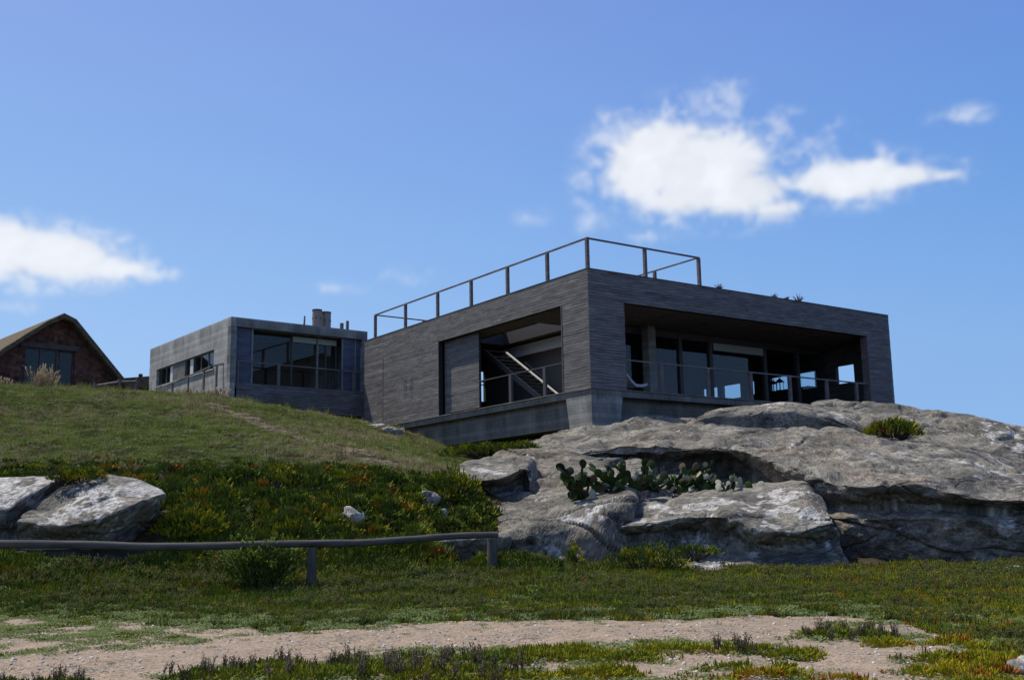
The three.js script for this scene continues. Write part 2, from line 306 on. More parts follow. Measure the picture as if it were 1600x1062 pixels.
// rows run from the foot up to the crest; every row has the same number of [column, row, distance] points
function loftRock(name, label, rows, o = {}) {
  const { cell = 0.06, amp = 0.10, seed = 0, lichen = 0, spots = [], tan = 0, back = 1.4, dark = 0, drop = 1.6 } = o;
  let P = rows.map((r) => r.map((p) => { const v = at(...p); return [v.x, v.y, v.z]; }));
  const away = (p, s, dy) => { const h = Math.hypot(p[0], p[2]); return [p[0] + p[0] / h * s, p[1] + dy, p[2] + p[2] / h * s]; };
  const crest = P[P.length - 1];
  P.push(crest.map((p) => away(p, back * 0.6, -0.22)), crest.map((p) => away(p, back, -drop)));
  P.unshift(P[0].map((p) => away(p, 0.5, -0.8)));
  P = P.map((r, k) => r);
  const nc = P[0].length, cen = (c) => { const q = P.slice(1).map((r) => r[c]); return [0, 1, 2].map((i) => q.reduce((s, p) => s + p[i], 0) / q.length); };
  const c0 = away(cen(0), 0.3, -0.2), c1 = away(cen(nc - 1), 0.3, -0.2), mix = (a, b, t) => [0, 1, 2].map((i) => lerp(a[i], b[i], t));
  const drop1 = (p, q, s, dy) => { const l = Math.hypot(p[0] - q[0], p[2] - q[2]) || 1; return [p[0] + (p[0] - q[0]) / l * s, p[1] - dy, p[2] + (p[2] - q[2]) / l * s]; };
  P = o.steps ? P.map((r) => [drop1(r[0], r[1], 0.35, 2.2), drop1(r[0], r[1], 0.18, 0.5), ...r, drop1(r[nc - 1], r[nc - 2], 0.18, 0.5), drop1(r[nc - 1], r[nc - 2], 0.35, 2.2)])
    : P.map((r) => [mix(r[0], c0, 0.96), mix(r[0], c0, 0.4), ...r, mix(r[nc - 1], c1, 0.4), mix(r[nc - 1], c1, 0.96)]);
  const R = P.length, C = P[0].length, dist = (a, b) => Math.hypot(a[0] - b[0], a[1] - b[1], a[2] - b[2]);
  const cs = [], rs = [];
  for (let c = 0; c < C - 1; c++) { let m = 0; for (let r = 0; r < R; r++) m = Math.max(m, dist(P[r][c], P[r][c + 1])); const n = clamp(Math.ceil(m / cell), 2, 60); for (let k = 0; k < n; k++) cs.push(c + k / n); } cs.push(C - 1);
  for (let r = 0; r < R - 1; r++) { let m = 0; for (let c = 2; c < C - 2; c++) m = Math.max(m, dist(P[r][c], P[r + 1][c])); const n = clamp(Math.ceil(m / cell), 3, 70) * (r === 0 || r >= R - 3 ? 0.5 : 1); const q = Math.max(2, Math.round(n)); for (let k = 0; k < q; k++) rs.push(r + k / q); } rs.push(R - 1);
  const G = (r, c) => P[clamp(r, 0, R - 1)][clamp(c, 0, C - 1)];
  const NC = cs.length, NR = rs.length, V = new Float32Array(NC * NR * 3), uv = new Float32Array(NC * NR * 2);
  for (let i = 0; i < NC; i++) {
    const c = Math.min(C - 2, Math.floor(cs[i])), t = cs[i] - c;
    const col = []; for (let r = 0; r < R; r++) col.push(cr(G(r, c - 1), G(r, c), G(r, c + 1), G(r, c + 2), t));
    for (let j = 0; j < NR; j++) { const r = Math.min(R - 2, Math.floor(rs[j])), u = rs[j] - r, g = (k) => col[clamp(k, 0, R - 1)]; V.set(cr(g(r - 1), g(r), g(r + 1), g(r + 2), u), (j * NC + i) * 3); }
  }
  // uv in metres along the sheet
  const mj = Math.floor(NR * 0.55), mi = Math.floor(NC * 0.5); const ua = [0], va = [0];
  const vd = (a, b) => Math.hypot(V[a * 3] - V[b * 3], V[a * 3 + 1] - V[b * 3 + 1], V[a * 3 + 2] - V[b * 3 + 2]);
  for (let i = 1; i < NC; i++) ua.push(ua[i - 1] + vd(mj * NC + i, mj * NC + i - 1)); for (let j = 1; j < NR; j++) va.push(va[j - 1] + vd(j * NC + mi, (j - 1) * NC + mi));
  const idx = []; for (let j = 0; j < NR - 1; j++) for (let i = 0; i < NC - 1; i++) { const a = j * NC + i; idx.push(a, a + 1, a + NC + 1, a, a + NC + 1, a + NC); }
  for (let j = 0; j < NR; j++) for (let i = 0; i < NC; i++) uv.set([ua[i] + seed * 1.7, va[j]], (j * NC + i) * 2);
  const g = new THREE.BufferGeometry(); g.setAttribute('position', new THREE.BufferAttribute(V, 3)); g.setAttribute('uv', new THREE.BufferAttribute(uv, 2)); g.setIndex(idx); g.computeVertexNormals();
  const N = g.attributes.normal.array, col = new Float32Array(NC * NR * 3), S = seed * 13.7;
  const sp = spots.map(([x, y, D, r, s = 1]) => { const p = at(x, y, D); return [p.x, p.y, p.z, r, s]; });
  for (let k = 0; k < NC * NR; k++) {
    const x = V[k * 3], y = V[k * 3 + 1], z = V[k * 3 + 2];
    const wx = x + 0.4 * n3(x * 0.8, y * 0.8, z * 0.8 + S), wy = y + 0.3 * n3(x * 0.8 + 9, y * 0.8, z * 0.8 + S);
    // broad swelling, blocky shoulders, horizontal sheeting, fractures, small knobs
    const big = fbm(wx * 0.55 + S, wy * 0.7, z * 0.55, 3), block = Math.abs(n3(wx * 0.9 + S, wy * 1.3, z * 0.9 + 5));
    const sheet = n3(wx * 0.35, wy * 2.6 + x * 0.35, z * 0.35 + S), f1 = n3(wx * 0.45 + 31, wy * 0.9 + 3, z * 0.5 + S), f2 = n3(wx * 0.30 + 11, wy * 1.6 + x * 0.25, z * 0.3 + S * 2);
    const crack = Math.exp(-Math.pow(f1 / 0.024, 2)) * 0.9 + Math.exp(-Math.pow(f2 / 0.026, 2)) * 1.1;
    const small = fbm(x * 2.6, y * 3.4, z * 2.6 + S, 2), tiny = n3(x * 6.1, y * 7.3, z * 6.1), chip = Math.abs(n3(wx * 2.1 + 17, wy * 3.2, z * 2.1 + S));
    const d = amp * (1.5 * big - 0.8 * block + 0.65 * sheet - 0.40 * chip + 0.45 * small + 0.08 * tiny - crack * (o.fine ?? 1));
    V[k * 3] += N[k * 3] * d; V[k * 3 + 1] += N[k * 3 + 1] * d; V[k * 3 + 2] += N[k * 3 + 2] * d;
    // colour: grey granite, brown and black crusts, pale lichen rosettes with ragged outlines
    const a = fbm(x * 0.8, y * 0.8 + 4, z * 0.8, 4), b = fbm(x * 2.6 + 5, y * 2.6, z * 2.6 + S, 4), c2 = fbm(x * 7 + 2, y * 7, z * 7, 3);
    let t = 0.240 + a * 0.14 + b * 0.14 + c2 * 0.12; let rgb = [t * 1.04, t, t * 0.89];
    const br = smooth(0.02, 0.3, fbm(x * 0.5 + 3, y * 0.6, z * 0.5 + S + 20, 3)) * (0.5 + tan); rgb = [lerp(rgb[0], t * 1.13, br), lerp(rgb[1], t * 0.97, br), lerp(rgb[2], t * 0.80, br)];
    const dk = smooth(0.03, 0.20, fbm(x * 1.1 + 13, y * 1.9, z * 1.1 + S, 5) + dark * 0.12 + c2 * 0.35); rgb = rgb.map((v, i) => lerp(v, (0.105 + b * 0.06) * [1, 1.01, 0.94][i], dk * 0.8));
    let near = -0.20; for (const [sx, sy, sz, r, s] of sp) { const q = Math.hypot(x - sx, (y - sy) * 1.2, z - sz) / r; if (q < 1.6) near = Math.max(near, s * (0.42 - 0.42 * q)); }
    const li = smooth(0.12, 0.17, fbm(x * 1.9 + 7, y * 2.4, z * 1.9 + S + 40, 5) * 0.9 + c2 * 0.55 + near + lichen);
    const lc = 0.49 + c2 * 0.22 + b * 0.1; rgb = [lerp(rgb[0], lc, li), lerp(rgb[1], lc * 0.995, li), lerp(rgb[2], lc * 0.975, li)];
    col.set(rgb, k * 3);
  }
  g.setAttribute('color', new THREE.BufferAttribute(col, 3)); g.computeVertexNormals();
  for (let k = 0; k < NC * NR; k++) { const kk = rockKey(V[k * 3], V[k * 3 + 2]), y = V[k * 3 + 1]; if ((rockTop.get(kk) ?? -99) < y) rockTop.set(kk, y); }
  const m = obj(name, g, M.rock); tag(m, label, 'rock', 'granite outcrop on the slope'); return m;
}
const Z = (arr, D) => arr.map((p) => (p.length > 2 ? p : [...p, D]));

loftRock('granite_outcrop', 'huge long granite outcrop under the house with deep shadowed overhang', [
  [[850, 800, 26], [915, 800, 25.5], [990, 812, 25], [1070, 832, 24.5], [1160, 862, 24.3], [1262, 896, 24.4], [1360, 902, 23.3], [1450, 903, 22.9], [1520, 904, 22.6], [1590, 905, 22.4], [1690, 905, 22.2]],
  [[840, 765, 28], [910, 762, 27.5], [985, 765, 27], [1065, 775, 26.5], [1150, 800, 25.6], [1257, 842, 24.4], [1352, 850, 23.0], [1445, 850, 22.6], [1510, 852, 22.3], [1580, 852, 22.1], [1680, 852, 21.9]],
  [[835, 745, 28.8], [905, 742, 28.4], [985, 742, 28], [1065, 748, 27.6], [1145, 762, 26.9], [1253, 805, 24.4], [1348, 808, 22.9], [1440, 808, 22.5], [1500, 808, 22.2], [1568, 810, 21.9], [1665, 812, 21.8]],
  [[832, 738, 29.2], [905, 733, 29], [985, 731, 28.9], [1065, 736, 28.8], [1148, 746, 28.4], [1251, 788, 24.8], [1346, 792, 23.3], [1436, 790, 22.9], [1496, 795, 22.6], [1560, 799, 22.3], [1655, 802, 22.1]],
  [[830, 728, 29.4], [905, 720, 29.3], [985, 716, 29.3], [1065, 722, 29.3], [1150, 728, 29.0], [1250, 764, 24.5], [1345, 774, 22.9], [1430, 772, 22.5], [1488, 782, 22.2], [1550, 790, 21.9], [1645, 794, 21.8]],
  [[825, 715, 29.6], [905, 706, 29.2], [985, 700, 28.8], [1070, 701, 28.4], [1152, 704, 27.2], [1250, 732, 24.5], [1344, 748, 23.0], [1428, 744, 22.6], [1482, 758, 22.3], [1545, 774, 22.0], [1640, 780, 21.9]],
  [[818, 702, 32], [900, 686, 31], [980, 677, 30.5], [1070, 675, 30], [1162, 680, 28.8], [1265, 698, 27.0], [1365, 708, 25.6], [1465, 720, 24.9], [1535, 735, 24.3], [1600, 752, 24.0], [1690, 770, 24]],
  [[815, 693, 34.5], [890, 669, 33.4], [965, 657, 32.9], [1060, 655, 32.4], [1160, 658, 31.4], [1270, 667, 30.2], [1380, 679, 29], [1480, 697, 28], [1550, 714, 27.5], [1610, 738, 27.2], [1700, 765, 27]],
], { steps: true, fine: 0.45, cell: 0.075, amp: 0.17, seed: 1, lichen: -0.10, tan: 0.35, spots: [[1390, 722, 25.5, 0.85, 1.2], [1530, 745, 25, 0.9], [1560, 762, 24.2, 0.9], [1590, 770, 24, 0.8], [1400, 768, 23.1, 0.42, 1.5], [1462, 802, 22.8, 0.3, 1.5], [1490, 815, 22.6, 0.42, 1.5], [1560, 806, 22.2, 0.5, 1.4], [1345, 760, 23.4, 0.28, 1.3], [1500, 845, 22.6, 0.2, 1.3], [1320, 768, 23.8, 0.2, 1.2], [1440, 765, 22.9, 0.2, 1.3], [1600, 705, 27, 1, 0.7], [1420, 705, 26.5, 0.5, 0.9]], back: 2.2, drop: 2 });

loftRock('granite_slab', 'pale sloping granite slab left of the cactus, cracked across its front', [
  [[762, 908, 22], [800, 908, 21.7], [840, 908, 21.6], [890, 908, 21.5], [940, 906, 21.5], [985, 902, 21.8]],
  [[772, 872, 22], [800, 876, 21.8], [840, 882, 21.7], [890, 884, 21.6], [940, 880, 21.7], [983, 870, 22]],
  [[778, 842, 22.2], [805, 836, 22.0], [842, 830, 21.9], [890, 822, 21.9], [940, 812, 22.0], [985, 800, 22.4]],
  [[778, 826, 22.9], [810, 815, 22.6], [850, 806, 22.5], [895, 796, 22.6], [942, 786, 22.8], [988, 776, 23.2]],
  [[772, 800, 24], [812, 788, 24], [855, 780, 24], [898, 772, 24], [945, 764, 24.2], [992, 757, 24.5]],
  [[745, 768, 25.4], [800, 758, 25.8], [850, 751, 26], [900, 745, 26], [950, 740, 26.2], [1005, 740, 26.4]],
  [[722, 752, 26], [785, 740, 27.2], [845, 730, 27.6], [900, 726, 27.8], [955, 724, 28], [1015, 728, 28.2]],
  [[712, 733, 26.6], [775, 722, 28.2], [840, 712, 29], [900, 709, 29.2], [960, 710, 29.4], [1025, 716, 29.6]],
  [[724, 720, 28], [790, 703, 29.8], [850, 695, 30.6], [905, 693, 31], [965, 697, 31], [1040, 704, 31]],
], { steps: true, cell: 0.06, amp: 0.13, seed: 2, lichen: -0.10, tan: 0.5, spots: [[935, 797, 22.6, 0.5, 0.7], [890, 808, 22.3, 0.3, 0.6], [850, 855, 21.8, 0.25, .7], [870, 870, 21.7, 0.2, .7], [760, 745, 26, 0.5, 0.7], [830, 712, 29, 0.4, 0.8], [905, 700, 30, 0.6, 0.7]], back: 1.5 });

loftRock('granite_boulder', 'angular lichen-capped granite block in front of the cactus', [
  [[960, 912, 21.6], [1010, 912, 21.4], [1075, 912, 21.1], [1130, 912, 21.1], [1190, 912, 21.3], [1260, 912, 21.4], [1338, 908, 21.8]],
  [[966, 882, 21.9], [1010, 882, 21.7], [1072, 884, 21.2], [1130, 888, 21.2], [1190, 888, 21.5], [1258, 884, 21.6], [1328, 876, 21.9]],
  [[968, 864, 22.1], [1010, 864, 22.0], [1074, 864, 21.9], [1132, 868, 21.9], [1190, 872, 21.8], [1257, 868, 21.8], [1320, 856, 22.0]],
  [[967, 842, 22.2], [1010, 840, 22.15], [1080, 832, 22.2], [1135, 834, 22.2], [1190, 852, 21.95], [1255, 852, 21.95], [1312, 838, 22.1]],
  [[968, 820, 22.0], [1010, 817, 21.9], [1080, 808, 21.8], [1132, 807, 21.8], [1188, 830, 21.5], [1252, 830, 21.5], [1304, 815, 21.9]],
  [[975, 806, 23], [1010, 797, 22.9], [1080, 788, 22.9], [1150, 784, 22.8], [1218, 790, 22.5], [1262, 785, 22.5], [1292, 798, 22.7]],
  [[988, 790, 24.2], [1012, 776, 24.6], [1080, 769, 24.8], [1160, 760, 24.8], [1225, 752, 24.6], [1260, 753, 24.2], [1283, 777, 23.6]],
], { cell: 0.05, amp: 0.09, seed: 3, lichen: -0.02, spots: [[1230, 775, 23.5, 0.6, 0.72], [1120, 785, 22.9, 0.7, 0.75], [1050, 795, 22.9, 0.5, 0.7], [1190, 805, 22.2, 0.7, 0.75], [1250, 800, 22.3, 0.6, 0.7], [985, 815, 22.4, 0.3], [1110, 878, 21.3, 0.5, 0.8], [1090, 850, 22, 0.3, .7]], back: 0.9 });

loftRock('granite_dome', 'low rounded granite hump touching the foot of the terrace', [
  [[1080, 676, 30.4], [1120, 682, 30.2], [1170, 686, 30], [1240, 690, 30], [1290, 692, 30], [1332, 694, 30], [1372, 696, 30.2]],
  [[1084, 662, 30.9], [1120, 663, 30.8], [1170, 665, 30.7], [1240, 668, 30.7], [1290, 672, 30.7], [1332, 678, 30.6], [1370, 686, 30.4]],
  [[1086, 656, 31], [1120, 647, 30.9], [1170, 643, 30.8], [1240, 642, 30.8], [1288, 650, 30.7], [1330, 663, 30.6], [1366, 678, 30.4]],
  [[1090, 650, 31.6], [1122, 637, 31.8], [1172, 630, 32], [1238, 626, 32], [1284, 636, 31.9], [1328, 653, 31.5], [1362, 670, 31]],
], { cell: 0.07, amp: 0.07, seed: 4, lichen: -0.14, tan: 0.5, spots: [[1200, 634, 31.5, 0.7, 0.7], [1310, 655, 31, 0.6, 0.7]], back: 2.4, drop: 1.8 });

loftRock('granite_ridge', 'long pale granite ridge running off the right edge against the sky', [
  [[1300, 690, 29], [1345, 700, 28.6], [1392, 708, 28.4], [1442, 718, 28], [1495, 730, 27.8], [1560, 748, 27.5], [1630, 765, 27.5], [1730, 780, 27.5]],
  [[1290, 662, 31], [1332, 672, 30.5], [1382, 682, 30.2], [1432, 694, 29.6], [1485, 704, 29], [1552, 722, 28.6], [1622, 740, 28.4], [1720, 755, 28.4]],
  [[1282, 648, 32], [1318, 654, 31.8], [1366, 664, 31.4], [1420, 676, 30.9], [1472, 686, 30.2], [1542, 703, 29.5], [1615, 718, 29.2], [1710, 732, 29.2]],
  [[1272, 636, 33.2], [1304, 638, 33], [1352, 646, 32.6], [1410, 655, 32], [1462, 664, 31.5], [1532, 676, 30.5], [1608, 690, 30], [1704, 704, 30]],
  [[1266, 629, 34.4], [1292, 625, 34.3], [1342, 628, 34.2], [1402, 633, 33.7], [1452, 642, 33], [1522, 652, 32], [1602, 665, 31], [1700, 684, 31]],
], { cell: 0.075, amp: 0.12, seed: 5, lichen: -0.14, tan: 0.1, dark: 0.3, spots: [[1560, 670, 30.8, 1, 0.7], [1430, 655, 32, 0.5, 0.8], [1590, 695, 30, 0.7, 0.8]], back: 2, drop: 2.5 });

loftRock('granite_boulder', 'white-crusted boulder with dark underside above the left end of the rail', [
  [[28, 868, 20.5], [70, 870, 20.3], [110, 871, 20.3], [150, 871, 20.4], [178, 868, 20.6], [206, 864, 21]],
  [[28, 840, 20.5], [70, 845, 20.3], [110, 848, 20.3], [146, 848, 20.3], [172, 844, 20.4], [206, 834, 20.9]],
  [[25, 814, 20.2], [72, 820, 19.9], [120, 818, 19.8], [168, 807, 19.9], [205, 791, 20.2], [253, 775, 20.8]],
  [[38, 798, 20.7], [80, 796, 20.6], [122, 786, 20.5], [168, 775, 20.6], [212, 769, 20.8], [256, 771, 21.1]],
  [[54, 783, 21.3], [96, 757, 21.4], [132, 745, 21.5], [172, 742, 21.5], [216, 749, 21.5], [252, 767, 21.4]],
], { cell: 0.04, amp: 0.045, seed: 6, lichen: 0.02, spots: [[230, 765, 20.9, 0.6], [150, 775, 20.6, 0.7], [170, 790, 20.3, 0.6], [110, 800, 20.3, 0.5]], back: 0.9 });

loftRock('granite_boulder', 'pale boulder cut off by the left edge behind the rail', [
  [[-130, 868, 20.8], [-60, 868, 20.7], [-5, 868, 20.7], [22, 864, 20.8], [45, 852, 21]],
  [[-130, 842, 20.8], [-60, 844, 20.7], [-10, 843, 20.7], [14, 836, 20.8], [42, 806, 21]],
  [[-130, 802, 20.5], [-60, 806, 20.4], [0, 803, 20.4], [42, 776, 20.8], [92, 752, 21.4]],
  [[-130, 775, 21.2], [-60, 772, 21.1], [0, 770, 21], [46, 758, 21.3], [95, 749, 21.6]],
  [[-130, 752, 22], [-60, 748, 22], [0, 745, 22], [46, 746, 22], [96, 744, 22]],
], { cell: 0.05, amp: 0.05, seed: 7, lichen: 0.0, spots: [[20, 760, 21.3, 0.9], [60, 755, 21.4, 0.5]], back: 0.9 });

loftRock('granite_block', 'low grey granite block just behind the end post of the rail', [
  [[655, 905, 21.4], [700, 908, 21.2], [740, 908, 21.2], [790, 905, 21.4]],
  [[668, 872, 21.6], [700, 874, 21.5], [740, 874, 21.5], [792, 870, 21.6]],
  [[674, 847, 21.5], [702, 843, 21.4], [742, 842, 21.4], [795, 840, 21.5]],
  [[684, 840, 22], [708, 837, 22], [745, 836, 22], [795, 834, 22]],
], { cell: 0.05, amp: 0.04, seed: 8, dark: 0.3, back: 0.7 });

loftRock('granite_ledge', 'stepped granite ledge at the upper left of the pale slab', [
  [[712, 782, 25.3], [745, 784, 25.0], [782, 780, 25.1], [818, 766, 25.6]],
  [[712, 762, 25.5], [745, 765, 25.3], [782, 763, 25.4], [818, 750, 25.9]],
  [[708, 744, 25.0], [745, 750, 24.7], [786, 746, 24.8], [822, 733, 25.3]],
  [[714, 730, 25.8], [748, 728, 25.8], [788, 727, 26], [826, 722, 26.3]],
  [[724, 721, 26.6], [754, 715, 26.8], [792, 714, 27.1], [830, 714, 27.3]],
], { steps: true, cell: 0.05, amp: 0.06, seed: 9, tan: 0.3, spots: [[760, 735, 25.5, 0.4, 0.8]], back: 0.9 });

// ---------------------------------------------------------------- the timber-clad house on the rocks
const rb = rng(5);
const houseTurn = Math.PI / 2 - 0.9585;
const TY = 3.733;                                                       // parapet above the floor
const corner = new THREE.Vector3(2.392, EYE + 8.083 - TY, -33.15);
const main = thing('timber_house', 'grey board-clad house on the rocks with open terrace and roof railing', 'house', corner.toArray(), houseTurn);
const hb = (u0, u1, y0, y1, v0, v1, uo = 0, vo = 0) => bx(u0, u1, y0, y1, -v1, -v0, uo, vo);
// one sheet of glass in a plane of constant u or v
function pane(u0, u1, y0, y1, v0, v1) { const g = new THREE.PlaneGeometry(Math.max(u1 - u0, v1 - v0), y1 - y0); if (u1 - u0 < 1e-6) g.rotateY(-Math.PI / 2); g.translate((u0 + u1) / 2, (y0 + y1) / 2, -(v0 + v1) / 2); return g; }
const W = 15, DP = 15, OT = 2.8, PITCHB = OT / 30, BH = PITCHB - 0.008, BT = 0.024;
{
  // cladding, board by board
  const right = obj('front_facade', [hb(0.05, W - 0.05, OT + 0.004, TY - 0.03, 0.032, 0.22), hb(0.05, 1.40, 0, OT, 0.032, 0.22), hb(13.62, W - 0.05, 0, OT, 0.032, 0.22)], M.woodBack, main);
  const left = obj('side_facade', [hb(0.032, 0.2, OT + 0.004, TY - 0.03, 0.22, DP - 0.05), hb(0.032, 0.2, 0, OT, 0.22, 1.34), hb(0.032, 0.2, 0, OT, 9.02, DP - 0.05)], M.woodBack, main);
  const panel = obj('sliding_panel', hb(0.295, 0.35, 0.02, OT - 0.01, 6.62, 9.0), M.woodBack, main);
  const tone = () => { const q = rb(); return boardTones[q < 0.28 ? 0 : q < 0.52 ? 1 : q < 0.72 ? 2 : q < 0.84 ? 4 : q < 0.96 ? 3 : 5]; };
  const jig = () => (rb() - 0.5) * 0.006;
  const runR = (parent, y, u0, u1) => { const j = jig(); obj('board', hb(u0, u1, y, y + BH, 0.0 + j, BT + j, rb() * 4, rb() * 3), tone(), parent); };
  const runL = (parent, y, v0, v1, u = 0) => { const j = jig(); obj('board', hb(u + j, u + BT + j, y, y + BH, v0, v1, rb() * 4, rb() * 3), tone(), parent); };
  const cut = (a, b, minL, f) => { let s = a; while (b - s > minL * 1.7) { const l = minL + rb() * minL * 0.8; const e = b - (s + l) < minL * 0.5 ? b : s + l; f(s, e - (e < b ? 0.004 : 0)); s = e; if (e >= b) return; } f(s, b); };
  for (let r = 0; r < 40; r++) {
    const y = r * PITCHB + 0.004;
    if (r >= 30) { cut(0.0, W, 4.2, (a, b) => runR(right, y, a, b)); cut(BT + 0.008, DP, 3.6, (a, b) => runL(left, y, a, b)); } else {
      runR(right, y, 0.0, 1.42); runR(right, y, 13.6, W);
      runL(left, y, BT + 0.008, 1.36);
      if (rb() < 0.5) runL(left, y, 9.0, 13.33); else { const m = 10 + rb() * 2.4; runL(left, y, 9.0, m - 0.004); runL(left, y, m, 13.33); }
      runL(left, y, 13.375, DP);
      if (r > 0) runL(panel, y, 6.64, 8.98, 0.265);
    }
  }
  // pale louvres in the side wall
  for (const [v0, v1] of [[10.95, 11.2], [11.42, 11.68]]) { const g = []; for (let k = 0; k < 9; k++) g.push(hb(-0.012, 0.0, 0.95 + k * 0.09, 0.985 + k * 0.09, v0, v1)); obj('louvre', g, boardTones[5], main); }
  obj('opening_trim', hb(-0.02, 0.24, 0, OT, 1.362, 1.395), M.post, main);
  obj('opening_trim', hb(1.422, 1.455, 0, OT - 0.002, 0, 0.3), M.post, main); obj('opening_trim', hb(13.565, 13.598, 0, OT - 0.002, 0, 0.3), M.post, main);
  // shell
  const RT = TY - 0.15;
  obj('roof_slab', [hb(0.2, W - 0.2, OT + 0.02, RT, 0.22, 4.2), hb(0.2, W - 0.2, OT + 0.02, RT, 8.4, DP - 0.2), hb(0.2, 1.1, OT + 0.02, RT, 4.2, 8.4), hb(2.6, W - 0.2, OT + 0.02, RT, 4.2, 8.4)], M.ceiling, main);
  obj('added_dark_lining', hb(2.57, 2.598, OT - 0.01, RT + 0.05, 4.2, 8.4), M.frame, main); obj('added_dark_lining', hb(1.1, 2.57, OT - 0.01, RT + 0.05, 8.37, 8.398), M.frame, main); obj('added_dark_lining', hb(1.1, 1.128, OT - 0.01, RT + 0.05, 4.2, 8.37), M.frame, main);  // added dark linings keep the sunlit sides of the roof hole looking shaded
  obj('parapet_cap', [hb(-0.01, W + 0.01, TY, TY + 0.03, -0.01, 0.2), hb(-0.01, 0.19, TY, TY + 0.03, 0.2, DP)], M.weathered, main);
  obj('floor_slab', [hb(0.015, W - 0.02, -0.22, -0.035, 0.015, DP - 0.02)], M.concreteDark, main);
  obj('floor_fascia', [hb(-0.03, W, -0.03, 0.0, -0.03, 0.3), hb(-0.03, 0.3, -0.03, 0.0, 0.3, DP)], M.rail, main);
  obj('terrace_deck', hb(0.3, W, -0.034, -0.006, 0.3, DP), M.ceiling, main);
  // end wall with its ribbon of small openings, and rear wall
  const ew = []; const wins = [[1.65, 2.53], [3.61, 4.63], [4.87, 6.05], [6.93, 7.16], [7.75, 8.85], [9.15, 10.15]];
  let s = 0.22; ew.push(hb(W - 0.18, W, 0, 1.33, 0.22, DP), hb(W - 0.18, W, 2.06, TY, 0.22, DP)); for (const [a, b] of wins) { ew.push(hb(W - 0.18, W, 1.33, 2.06, s, a)); s = b; } ew.push(hb(W - 0.18, W, 1.33, 2.06, s, DP));
  obj('end_wall', ew, M.weathered, main);
  for (const [a, b] of wins.slice(1)) { const w = obj('window', [hb(W - 0.12, W - 0.06, 1.33, 1.37, a, b), hb(W - 0.12, W - 0.06, 2.02, 2.06, a, b)], M.frame, main); obj('pane', pane(W - 0.1, W - 0.1, 1.37, 2.02, a, b), M.glass, w); }
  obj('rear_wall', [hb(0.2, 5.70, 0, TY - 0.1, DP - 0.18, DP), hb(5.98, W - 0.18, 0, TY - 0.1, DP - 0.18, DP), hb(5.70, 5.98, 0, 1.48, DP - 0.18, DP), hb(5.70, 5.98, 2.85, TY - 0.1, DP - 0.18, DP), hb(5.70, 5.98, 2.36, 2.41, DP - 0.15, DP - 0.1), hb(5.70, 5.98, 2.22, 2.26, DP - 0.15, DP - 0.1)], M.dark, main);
  obj('partition_wall', [hb(4.3, W - 0.2, 0, OT, 10.5, 10.62), hb(3.2, 3.34, 0, OT, 3.2, 10.6)], M.interior, main);
  // glazed screen behind the terrace
  for (const u of [3.45, 6.6, 8.15, 11.1, 13.0]) obj('mullion', hb(u, u + 0.16, 0, OT, 2.95, 3.12), u < 3.5 ? M.post : M.frame, main);
  obj('terrace_column', hb(4.75, 5.1, 0, OT, 2.55, 2.9), M.concrete, main);
  obj('screen_head', hb(3.45, W - 0.2, 2.56, OT, 2.98, 3.1), M.frame, main);
  for (const [a, b] of [[3.61, 6.6], [6.76, 8.15], [8.31, 11.1], [11.26, 13.0], [13.16, W - 0.2]]) obj('pane', pane(a, b, 0.03, 2.56, 3.03, 3.03), M.glass, main);
  obj('roller_blind', hb(8.35, 11.05, 2.26, 2.54, 2.93, 2.96), M.blind, main);
  // terrace rail: front and side
  const tr = obj('terrace_railing', [bar([1.46, 0.98, -0.12], [13.56, 0.98, -0.12], 0.05, 0.045)], M.rail, main);
  for (const u of [3.05, 5.15, 7.2, 9.2, 11.2, 12.9]) obj('post', hb(u - 0.07, u + 0.07, 0, 0.955, 0.09, 0.17), M.post, tr);
  const tl = obj('terrace_railing', [bar([0.12, 0.98, -1.4], [0.12, 0.98, -6.6], 0.035, 0.035)], M.frame, main);
  for (const v of [2.5, 4.45]) obj('post', hb(0.08, 0.16, 0, 0.955, v - 0.07, v + 0.07), M.frame, tl);
  // roof railing round the roof terrace
  const rr = obj('roof_railing', [bar([0.06, TY + 1.0, 0.0], [0.06, TY + 1.0, -14.2], 0.055, 0.05), bar([0.03, TY + 1.0, -0.06], [4.95, TY + 1.0, -0.06], 0.055, 0.05), bar([4.9, TY + 1.0, -0.03], [4.9, TY + 1.0, -14.2], 0.05, 0.045), bar([0.06, TY + 1.0, -14.17], [4.9, TY + 1.0, -14.17], 0.05, 0.045)], M.post, main);
  const rp = (u, v) => obj('post', hb(u - 0.05, u + 0.05, TY - 0.15, TY + 0.975, v - 0.05, v + 0.05), M.post, rr);
  rp(0.06, 0.06); for (const v of [2.15, 4.45, 6.77, 9.12, 11.6, 14.15]) rp(0.06, v);
  rp(2.47, 0.06); rp(4.9, 0.06); for (const v of [2.25, 4.5, 6.8, 9.1, 11.6, 14.15]) rp(4.9, v); rp(2.4, 14.15);
  // stair to the roof, under the open well
  const st = obj('staircase', hb(1.2, 2.4, 2.38, 2.42, 7.75, 8.9), M.dark, main);
  const sy = (v) => 3.72 - 2.37 + 0.62 * (v - 6);
  for (const u of [1.32, 2.25]) { const sg = obj('stringer', bar([u, sy(3.9) - 0.16, -3.9], [u, sy(7.75) - 0.16, -7.75], 0.04, 0.16), M.frame, st); obj('painted_lit_edge', bar([u, sy(3.9) - 0.045, -3.9], [u, sy(7.75) - 0.045, -7.75], u < 2 ? 0.025 : 0.08, 0.04), u < 2 ? M.rail : M.white, sg); }  // pale strips paint the sunlit top edges onto the dark stringers
